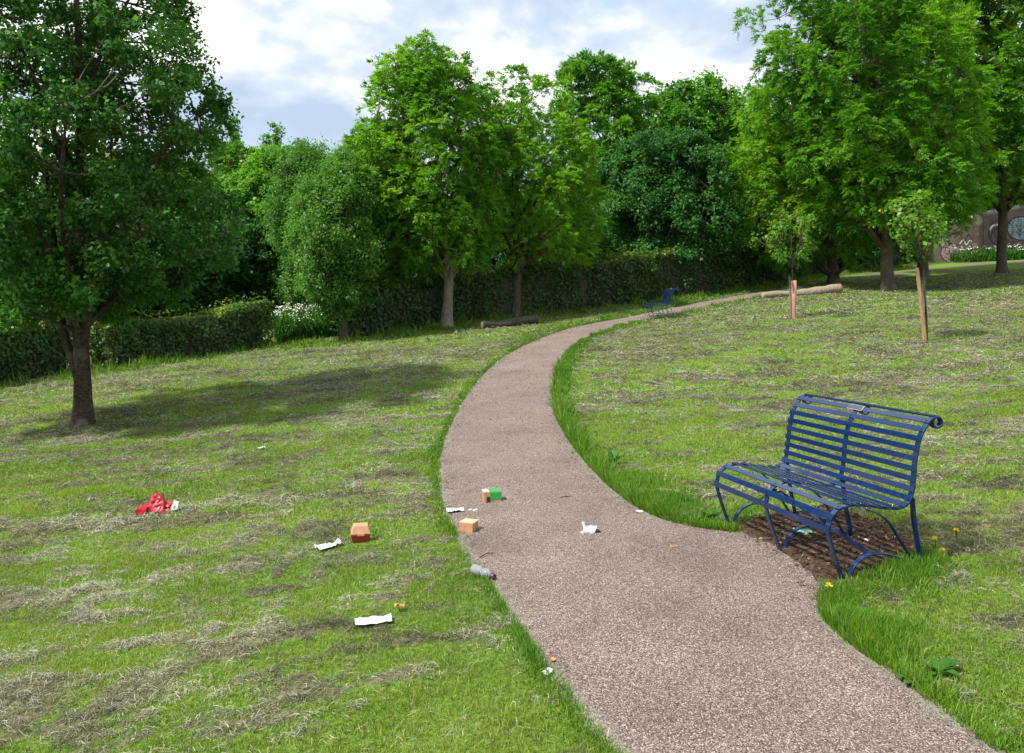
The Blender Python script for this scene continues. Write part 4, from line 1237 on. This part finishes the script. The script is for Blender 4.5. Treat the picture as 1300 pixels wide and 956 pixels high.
crumple('paper_napkin', 'white folded paper napkin lying near the bottom on the grass', 'napkin', (474, 796), (.185, .085), M['paper'], R(13), 1, amp=.009, lift=.024, flip=(.3, .05))
crumple('paper_napkin', 'twisted white napkin on the grass beside the reddish burger box', 'napkin', (417, 699), (.17, .10), M['paper'], R(38), 2, amp=.018, lift=.02, outline='fold', flip=(.2, .08))
crumple('paper_napkin', 'white paper napkin at the path edge behind the small brown box', 'napkin', (578, 651), (.135, .085), M['paper'], R(8), 3, amp=.016, lift=.014)
crumple('paper_scrap', 'small torn white scrap beside the napkin at the path edge', 'paper scrap', (600, 650), (.062, .06), M['paper'], R(-25), 4, amp=.008, lift=.010, outline='ragged')
crumple('paper_scrap', 'tiny pale scrap on the gravel near the long grass', 'paper scrap', (812, 652), (.05, .035), M['paper'], R(-20), 5, amp=.008, lift=.012, outline='ragged')
crumple('paper_scrap', 'pale bluish scrap at the grass edge at the bottom', 'paper scrap', (695, 858), (.045, .028), M['paper'], R(40), 6, amp=.008, lift=.014, outline='ragged')
crumple('paper_scrap', 'little white scrap far out on the left lawn', 'paper scrap', (332, 573), (.085, .06), M['paper'], R(20), 7, amp=.016, lift=.03, outline='ragged')
crumple('paper_scrap', 'white bit of litter on the soil behind the bench arch', 'paper scrap', (1102, 691), (.05, .03), M['paper'], R(30), 8, amp=.008, lift=.022, outline='ragged')
crumple('packet', 'teal crisp packet lying on the soil under the bench', 'packet', (1019, 681), (.115, .075), M['teal'], R(-18), 9, amp=.008, lift=.03)
crumple('orange_scrap', 'orange scrap of food packaging on the grass above the lowest napkin', 'scrap', (507, 778), (.052, .042), M['orange'], R(10), 10, amp=.012, lift=.03, outline='ragged')
crumple('crust', 'orange brown crust lying alone on the gravel left of the bench', 'food scrap', (860, 697), (.085, .035), M['crust'], R(5), 11, amp=.010, lift=.010, outline='ragged', th=.006)
crumple('yellow_leaf', 'small yellow leaf on the gravel at the bottom of the path', 'leaf', (903, 834), (.032, .024), M['yellow'], R(15), 12, amp=.006, lift=.012, outline='ragged')
crumple('yellow_leaf', 'tiny orange leaf on the gravel edge right of the lowest scrap', 'leaf', (702, 842), (.026, .02), M['orange'], R(70), 13, amp=.006, lift=.012, outline='ragged')


def frustum(mb, z0, z1, b0, b1, m=0, c0=(0, 0), c1=(0, 0)):
    vs = [(c0[0] + sx * b0[0] / 2, c0[1] + sy * b0[1] / 2, z0) for sx, sy in ((-1,-1),(1,-1),(1,1),(-1,1))] + [(c1[0] + sx * b1[0] / 2, c1[1] + sy * b1[1] / 2, z1) for sx, sy in ((-1,-1),(1,-1),(1,1),(-1,1))]
    mb.add(vs, [(0,3,2,1),(4,5,6,7),(0,1,5,4),(1,2,6,5),(2,3,7,6),(3,0,4,7)], m)


# clamshell burger box, reddish brown
g_ = ground(456, 692)
rt = empty('burger_box', g_ + (0, .05, .015), R(12), 'closed brown and red burger box on the grass beside the twisted napkin', 'food box')
mb = MB(); frustum(mb, 0, .055, (.105, .095), (.135, .125)); mb.build('base', M['darkred'], rt, bevel=.003)
mb = MB(); frustum(mb, .058, .112, (.135, .125), (.098, .088)); mb.build('lid', M['card'], rt, bevel=.003)
mb = MB(); mb.box((0, -.066, .0565), (.05, .006, .014)); mb.build('tab', M['card'], rt)
# small open brown carton
g_ = ground(595, 678)
rt = empty('carton', g_ + (0, .04, .004), R(-22), 'small plain brown carton on the path edge, right below the napkin', 'carton')
mb = MB(); frustum(mb, 0, .072, (.092, .085), (.105, .095)); mb.build('body', M['card'], rt, bevel=.002)
mb = MB(); mb.box((0, .004, .0745), (.106, .102, .0028)); mb.build('lid', M['card_pale'], rt)
mb = MB(); mb.box((.048, -.02, .05), (.012, .024, .03), np.array(Matrix.Rotation(R(12), 3, 'Y'))); mb.build('flap', M['card_pale'], rt)
# green and orange brown carton lying on its side
g_ = ground(624, 641)
rt = empty('carton', g_ + (0, .05, .006), R(10), 'orange brown carton with a green panel lying on the path', 'carton')
mb = MB(); frustum(mb, 0, .096, (.135, .095), (.150, .10)); mb.build('body', M['card'], rt, bevel=.003)
mb = MB(); mb.add([(-.018, -.0508, .034), (.070, -.0503, .034), (.0745, -.0530, .092), (-.022, -.0530, .092), (-.018, -.046, .034), (.070, -.046, .034), (.0745, -.047, .092), (-.022, -.047, .092)], [(0,1,2,3),(7,6,5,4),(0,4,5,1),(1,5,6,2),(2,6,7,3),(3,7,4,0)])
mb.build('green_panel', M['green'], rt)
mb = MB(); frustum(mb, .0965, .0990, (.096, .099), (.094, .097), c0=(.024, 0), c1=(.024, 0)); mb.build('green_top', M['green'], rt)
mb = MB(); mb.box((-.035, -.0515, .030), (.024, .006, .055)); mb.build('black_mark', M['black'], rt)
mb = MB(); frustum(mb, .0965, .0985, (.045, .095), (.043, .093), c0=(-.05, 0), c1=(-.05, 0)); mb.build('white_flap', M['paper'], rt)

# crushed red food bag
g_ = ground(197, 655)
rt = empty('red_box', g_ + (0, .05, .01), R(6), 'crumpled bright red cardboard food box lying on the left lawn', 'food box')


def crushed(name, size, m_, parent, loc, rot, seed, amp, n=7, taper=1.0):
    mb = MB(); V = []; Fq = []
    for fi, (ax, sgn) in enumerate(((0, 1), (0, -1), (1, 1), (1, -1), (2, 1), (2, -1))):
        b0 = len(V)
        for j in range(n + 1):
            for i in range(n + 1):
                a, b = i / n * 2 - 1, j / n * 2 - 1
                p = [0, 0, 0]; p[ax] = sgn; o_ = [k for k in range(3) if k != ax]; p[o_[0]] = a; p[o_[1]] = b * sgn if ax != 1 else -b * sgn
                p = np.array(p, float); tp = 1 + (taper - 1) * (p[2] + 1) / 2; q_ = p * np.array(size) / 2 * (tp, tp, 1)
                d = np.array(mnoise.noise_vector(Vector(tuple(q_ * 13 + seed)))) * amp + np.array(mnoise.noise_vector(Vector(tuple(q_ * 34 + seed)))) * amp * .35
                V.append(q_ + d)
        for j in range(n):
            for i in range(n):
                a = b0 + j * (n + 1) + i; Fq.append((a, a + 1, a + n + 2, a + n + 1))
    mb.add(V, Fq); ob = mb.build(name, m_, parent); ob.location = loc; ob.rotation_euler = rot
    return ob




def panels(name, quads, m_, parent, seed, amp=.006, n=8, th=.0018):
    """bent card panels: each quad becomes a slightly creased patch"""
    mb = MB()
    for q in quads:
        q = [np.array(p, float) for p in q]; V = []
        nr = np.cross(q[1] - q[0], q[3] - q[0]); nr /= np.linalg.norm(nr) + 1e-9
        for j in range(n + 1):
            for i in range(n + 1):
                u, v = i / n, j / n
                p = q[0]*(1-u)*(1-v) + q[1]*u*(1-v) + q[2]*u*v + q[3]*(1-u)*v
                e = 4 * u * (1 - u) * 4 * v * (1 - v)
                d = mnoise.noise(Vector(tuple(p * 24 + seed))) + abs(mnoise.noise(Vector(tuple(p * 52 + seed)))) * .8
                V.append(p + nr * amp * d * (.25 + .75 * min(1, e * 2)))
        mb.add(V, [(j*(n+1)+i, j*(n+1)+i+1, (j+1)*(n+1)+i+1, (j+1)*(n+1)+i) for j in range(n) for i in range(n)])
    ob = mb.build(name, m_, parent); so = ob.modifiers.new('thick', 'SOLIDIFY'); so.thickness = th; so.offset = 0
    return ob


panels('body', [[(-.09,-.05,0), (.06,-.06,0), (.045,.0,.115), (-.035,.02,.18)], [(.06,-.06,0), (.10,.05,0), (.03,.07,.11), (.045,0,.115)],
                [(-.035,.02,.18), (.045,0,.115), (.03,.07,.11), (-.03,.07,.15)], [(-.09,.06,.02), (-.09,-.05,0), (-.035,.02,.18), (-.03,.07,.15)]], M['red'], rt, 2, .014)
panels('side_panel', [[(-.155,-.05,.05), (-.07,-.068,.055), (-.05,.05,.08), (-.15,.05,.055)], [(-.155,-.05,0), (-.07,-.068,0), (-.07,-.068,.055), (-.155,-.05,.05)]], M['red'], rt, 5, .007)
panels('printed_end', [[(-.158,.05,.016), (-.160,-.052,.014), (-.158,-.052,.040), (-.154,.05,.042)]], M['black'], rt, 6, .003)
panels('printed_stripe', [[(-.158,.05,-.002), (-.162,-.053,-.004), (-.161,-.053,.013), (-.158,.05,.015)], [(-.154,.05,.043), (-.158,-.052,.041), (-.156,-.051,.050), (-.152,.05,.055)]], M['paper'], rt, 8, .002)
panels('flap', [[(.05,-.055,.005), (.125,-.03,.015), (.135,.02,.085), (.07,.03,.055)], [(.045,0,.06), (.09,-.02,.05), (.12,.03,.09), (.06,.05,.08)]], M['red'], rt, 7, .010)
panels('white_lining', [[(.118,-.035,.028), (.162,-.012,.030), (.160,.03,.082), (.122,.028,.098)]], M['paper'], rt, 9, .012)
panels('green_corner', [[(.105,-.052,0), (.155,-.035,0), (.152,-.03,.03), (.112,-.042,.032)]], M['green'], rt, 12, .005)

# crumpled wrapper on the path
g_ = ground(749, 681)
rt = empty('wrapper', g_ + (0, .02, .006), R(-8), 'crumpled white and grey wrapper in the middle of the path', 'wrapper')
crushed('sheet', (.085, .055, .045), M['paper'], rt, (.0, 0, .028), (R(8), R(6), 0), 21, .016)
crushed('point', (.018, .02, .06), M['paper'], rt, (-.035, 0, .05), (0, R(-14), 0), 22, .006, n=4)
crushed('corner', (.04, .035, .014), M['paper'], rt, (-.048, -.015, .012), (0, R(14), 0), 23, .008, n=4)
crushed('dark_print', (.03, .028, .03), M['black'], rt, (.052, -.008, .022), (0, R(20), 0), 24, .006, n=4)
crushed('print', (.05, .01, .022), simple('grey_print', (.40, .47, .45), .5, .2, 20), rt, (.012, -.030, .034), (R(-20), R(5), 0), 25, .004, n=4)

# plastic bottle
p0 = ground(600, 730); p1 = ground(634, 741); dv = p1 - p0; Lb = .185; az = math.atan2(dv[1], dv[0])
rt = empty('plastic_bottle', p0 + (0.005, .0, .034), az, 'clear plastic drink bottle with purple cap lying at the path edge', 'bottle')
pr = [(0, .004), (.001, .026), (.006, .031), (.02, .032), (.03, .030), (.038, .032), (.05, .030), (.058, .032), (.070, .026), (.080, .025), (.092, .026), (.104, .032), (.125, .0325), (.135, .030), (.148, .020), (.156, .0135), (.168, .013)]


def lathe(name, prof, m_, parent, n=24, smooth=True, th=0):
    mb = MB(); mb.add([(x, r_ * math.cos(2*math.pi*k/n), r_ * math.sin(2*math.pi*k/n)) for x, r_ in prof for k in range(n)],
                      [(i*n+(k+1) % n, i*n+k, (i+1)*n+k, (i+1)*n+(k+1) % n) for i in range(len(prof)-1) for k in range(n)])
    ob = mb.build(name, m_, parent, smooth=smooth)
    if th: s = ob.modifiers.new('wall', 'SOLIDIFY'); s.thickness = th; s.offset = -1
    return ob


lathe('body', pr, M['plastic'], rt, th=.0012)
lathe('cap', [(.160, .003), (.160, .0165), (.166, .0172), (.188, .0165), (.190, .013), (.190, .001)], M['purple'], rt)
lathe('label', [(.1045, .0328), (.110, .0333), (.124, .0335), (.128, .0328)], simple('bottle_label', (.62, .66, .74), .4, .35, 60), rt)
lathe('label_band', [(.0705, .0268), (.080, .0262), (.0915, .0268)], simple('bottle_band', (.55, .58, .66), .4, .35, 50), rt)


def twig(label, a, b, r_, seed):
    a = ground(*a); b = ground(*b); c = smooth_curve([(0, 0, .008), (b - a) * .5 + (.004, .01 * math.sin(seed), .018), (b - a) + (0, 0, .008)], 8)
    mb = MB(); mb.tube(c, np.linspace(r_, r_ * .5, 8), 6); ob = mb.build('twig', M['bark_cherry']); ob.location = a + (0, 0, .006)
    return tag(ob, label, 'twig', 'dry twigs lying on the path')


twig('thin brown twig on the path above the plastic bottle', (609, 711), (626, 705), .004, 1)
twig('thicker dark twig on the path right of the green panelled carton', (708, 636), (728, 634), .008, 2)
twig('short twig lying just below the crumpled wrapper', (744, 692), (755, 690), .005, 3)
twig('fine reddish twig on the soil under the bench', (1003, 687), (1040, 697), .005, 4)

# leaf litter and wood chips on the soil
r = np.random.default_rng(91)
lo, hi = SOIL_POLY.min(0), SOIL_POLY.max(0); x = r.uniform(lo[0] - .2, hi[0] + .2, 6500); y = r.uniform(lo[1] - .2, hi[1] + .2, 6500)
k = inside(SOIL_POLY, x + r.normal(0, .07, 6500), y + r.normal(0, .07, 6500)); x, y = x[k], y[k]; n = len(x)
V, Fc = leaf_mesh(np.stack([x, y, T(x, y) + .026 + r.uniform(0, .012, n)], 1), np.stack([r.normal(0, 1, n), r.normal(0, 1, n), r.normal(0, .25, n)], 1), np.array([0, 0, 1.]) + r.normal(0, .35, (n, 3)), r.uniform(.01, .04, n), r.uniform(.004, .018, n))
tag(mesh_np('leaf_litter', V, Fc, M['litterleaf'], attrs={'tint': ('FACE', np.clip(r.normal(.4, .28, n), 0, 1))}), 'brown leaf litter and chips scattered on the soil under the bench', 'leaf litter', kind='stuff')


# grit, seed husks and leaf bits lying on the path, thickest at its edges
r = np.random.default_rng(92); n = 5200
u = np.where(r.uniform(0, 1, n) < .72, np.abs(r.normal(0, .05, n)), r.uniform(0, 1, n)); u = np.where(r.uniform(0, 1, n) < .5, u, 1 - u); u = np.clip(u, .004, .996)
t_ = r.uniform(60, NP_ - 2, n).astype(int); q_ = SL[t_] * (1 - u)[:, None] + SR[t_] * u[:, None] + r.normal(0, .05, (n, 2))
k = (q_[:, 1] > 2.3) & (q_[:, 1] < 22) & inside(PATH_POLY, q_[:, 0], q_[:, 1]); q_ = q_[k]; u = u[k]; n = len(q_)
z_ = T(q_[:, 0], q_[:, 1]) + .009 + .02 * (1 - (2 * u - 1)**2)
sz = r.uniform(.006, .02, n) * np.clip(q_[:, 1] / 6, .7, 2)
V, Fc = leaf_mesh(np.column_stack([q_, z_]), np.stack([r.normal(0, 1, n), r.normal(0, 1, n), r.normal(0, .2, n)], 1), np.array([0, 0, 1.]) + r.normal(0, .3, (n, 3)), sz, sz * r.uniform(.3, .7, n))
tag(mesh_np('path_debris', V, Fc, M['litterleaf'], attrs={'tint': ('FACE', np.clip(r.normal(.5, .3, n), 0, 1))}), 'loose grit and dry leaf bits strewn over the path', 'leaf litter', kind='stuff')

# ------------------------------------------------------------------ weeds and dandelions
def dock(label, px, nl, size, seed, name='dock_plant', up=.55, cat='weed', group='broad leaved weeds in the verge'):
    r = np.random.default_rng(seed); g_ = ground(*px); root = empty(name, g_, 0, label, cat, group)
    VV, FF = [], []; o_ = 0
    for i in range(nl):
        a = i * 2.4 + r.uniform(-.4, .4); Ls = size * r.uniform(.6, 1.2); w = Ls * r.uniform(.22, .32); e = up * r.uniform(.5, 1.3)
        rows_ = 7
        for j in range(rows_):
            t = j / (rows_ - 1); rad_ = Ls * t; z = Ls * (e * t * 1.6 - .9 * e * t * t) + .01
            hw = w * (math.sin(math.pi * min(1, t * .92 + .06)) ** .8) * (.35 if j == 0 else 1) * (1 - .1 * t)
            cx_, cy_ = math.cos(a) * rad_, math.sin(a) * rad_
            for sgn, dz in ((-1, .18 * hw), (0, 0), (1, .18 * hw)):
                VV.append((cx_ - math.sin(a) * sgn * hw + .004 * math.sin(j * 3 + i), cy_ + math.cos(a) * sgn * hw, z + dz + .012 * size * 3 * math.sin(t * 9 + i)))
        for j in range(rows_ - 1):
            for c in (0, 1): b = o_ + j * 3 + c; FF.append((b, b + 1, b + 4, b + 3))
        o_ += rows_ * 3
    mesh_np('leaves', np.array(VV), np.array(FF), M['leaf_weed'], root, attrs={'tint': ('FACE', np.repeat(r.uniform(.1, .8, nl), 12))}, smooth=True)
    return root


dock('largest broad leaved dock at the bottom right verge', (1192, 858), 13, .075, 1, up=.6)
dock('broad leaved dock at the bottom edge left of the largest dock', (1160, 872), 12, .065, 2)
dock('low leafy weed in the verge left of the bench front foot', (900, 660), 22, .075, 3, up=.8)
dock('leafy weed at the tip of the verge beside the path', (868, 650), 20, .07, 4, up=.8)
dock('upright weed in the verge above the tip of the long grass', (778, 592), 14, .09, 5, up=1.5)
dock('leafy weed in the near verge above the docks', (1118, 824), 18, .065, 6)


def dandelion(label, px, h, seed):
    r = np.random.default_rng(seed); g_ = ground(*px); root = empty('dandelion', g_, 0, label, 'flower', 'dandelions near the bench')
    m = MB(); m.tube([(0, 0, 0), (.006, .004, h * .6), (.004, .008, h)], .003, 5); m.build('stem', M['leaf_weed'], root)
    n = 40; a = r.uniform(0, 6.28, n); e = r.uniform(0, 1.2, n); d_ = np.stack([np.cos(a) * np.cos(e), np.sin(a) * np.cos(e), np.sin(e)], 1)
    V, Fc = leaf_mesh(np.array([.004, .008, h]) + d_ * .010, d_, np.cross(d_, r.normal(0, 1, (n, 3))), np.full(n, .021), np.full(n, .006))
    mesh_np('flower_head', V, Fc, M['yellow'], root)


dandelion('dandelion in the short grass below the near bench foot', (1052, 760), .06, 1)
dandelion('lower left dandelion of three behind the bench', (1187, 703), .08, 2)
dandelion('highest dandelion behind the bench, furthest right', (1214, 697), .10, 3)
dandelion('lowest dandelion behind the bench beside the hay', (1196, 714), .06, 4)

# ------------------------------------------------------------------ light, sky, camera
w = bpy.data.worlds.new('World'); SC.world = w; w.use_nodes = True
N = w.node_tree.nodes; L = w.node_tree.links
SUN = Vector((-.52, -.30, .80)).normalized()
elev = math.asin(SUN.z); azi = math.atan2(SUN.x, SUN.y)
sky = N.new('ShaderNodeTexSky'); sky.sky_type = 'NISHITA'; sky.sun_disc = False; sky.sun_elevation = elev; sky.sun_rotation = azi % (2 * math.pi)
sky.air_density = 1.0; sky.dust_density = 1.2; sky.ozone_density = 1.5
tc = N.new('ShaderNodeTexCoord'); sp = N.new('ShaderNodeSeparateXYZ'); L.new(tc.outputs['Generated'], sp.inputs[0])


def mth(op, a, b=None):
    m_ = N.new('ShaderNodeMath'); m_.operation = op
    for i, v in enumerate((a, b)):
        if v is None: continue
        if isinstance(v, (int, float)): m_.inputs[i].default_value = v
        else: L.new(v, m_.inputs[i])
    return m_.outputs[0]


mp = N.new('ShaderNodeMapping'); mp.inputs['Location'].default_value = (3.4, 1.1, .4); mp.inputs['Scale'].default_value = (1, 1, 1.9); L.new(tc.outputs['Generated'], mp.inputs['Vector'])
n1 = N.new('ShaderNodeTexNoise'); n1.inputs['Scale'].default_value = 4.2; n1.inputs['Detail'].default_value = 10; n1.inputs['Roughness'].default_value = .52; n1.inputs['Distortion'].default_value = .25
L.new(mp.outputs[0], n1.inputs['Vector'])
mp2 = N.new('ShaderNodeMapping'); mp2.inputs['Location'].default_value = (8.4, 5.1, .45); mp2.inputs['Scale'].default_value = (1, 1, 1.9); L.new(tc.outputs['Generated'], mp2.inputs['Vector'])
n2 = N.new('ShaderNodeTexNoise'); n2.inputs['Scale'].default_value = 5.2; n2.inputs['Detail'].default_value = 11; n2.inputs['Roughness'].default_value = .53; n2.inputs['Distortion'].default_value = .2
L.new(mp2.outputs[0], n2.inputs['Vector'])
cov = ramp(N, [(.30, (.35, .35, .35)), (.46, (1, 1, 1))]); L.new(n1.outputs['Fac'], cov.inputs['Fac'])
shade = ramp(N, [(.36, (2.05, 2.5, 3.2)), (.45, (2.75, 3.1, 3.6)), (.51, (3.8, 3.95, 4.15)), (.57, (5.8, 5.8, 5.8))]); L.new(n2.outputs['Fac'], shade.inputs['Fac'])
mx = N.new('ShaderNodeMix'); mx.data_type = 'RGBA'; L.new(cov.outputs['Color'], mx.inputs['Factor']); L.new(sky.outputs[0], mx.inputs[6]); L.new(shade.outputs['Color'], mx.inputs[7])
bg = N['Background']; bg.inputs['Strength'].default_value = .1
L.new(mx.outputs[2], bg.inputs['Color'])

sl = bpy.data.lights.new('sun', 'SUN'); sl.energy = 2.7; sl.angle = R(3); sl.color = (1, .95, .86)
so = bpy.data.objects.new('sun', sl); link(so); so.rotation_euler = SUN.to_track_quat('Z', 'Y').to_euler(); so.location = (-10, 5, 20)

cam = bpy.data.cameras.new('camera'); co = bpy.data.objects.new('camera', cam); link(co)
co.location = (0, 0, EYE); co.rotation_euler = (R(90), 0, 0)
cam.sensor_width = 36; cam.lens = F / 1300 * 36; cam.shift_y = -(478 - HOR) / 1300; cam.clip_start = .05; cam.clip_end = 2000
SC.camera = co

SC.view_settings.view_transform = 'Standard'; SC.view_settings.look = 'None'; SC.view_settings.gamma = 1; SC.view_settings.exposure = 1.5
SC.view_settings.use_curve_mapping = False
SC.render.engine = 'CYCLES'
cy = SC.cycles
cy.max_bounces = 9; cy.diffuse_bounces = 6; cy.glossy_bounces = 2; cy.transmission_bounces = 6; cy.transparent_max_bounces = 6
cy.caustics_reflective = False; cy.caustics_refractive = False; cy.sample_clamp_indirect = 6
cy.use_denoising = True
try: cy.denoiser = 'OPENIMAGEDENOISE'
except Exception: pass
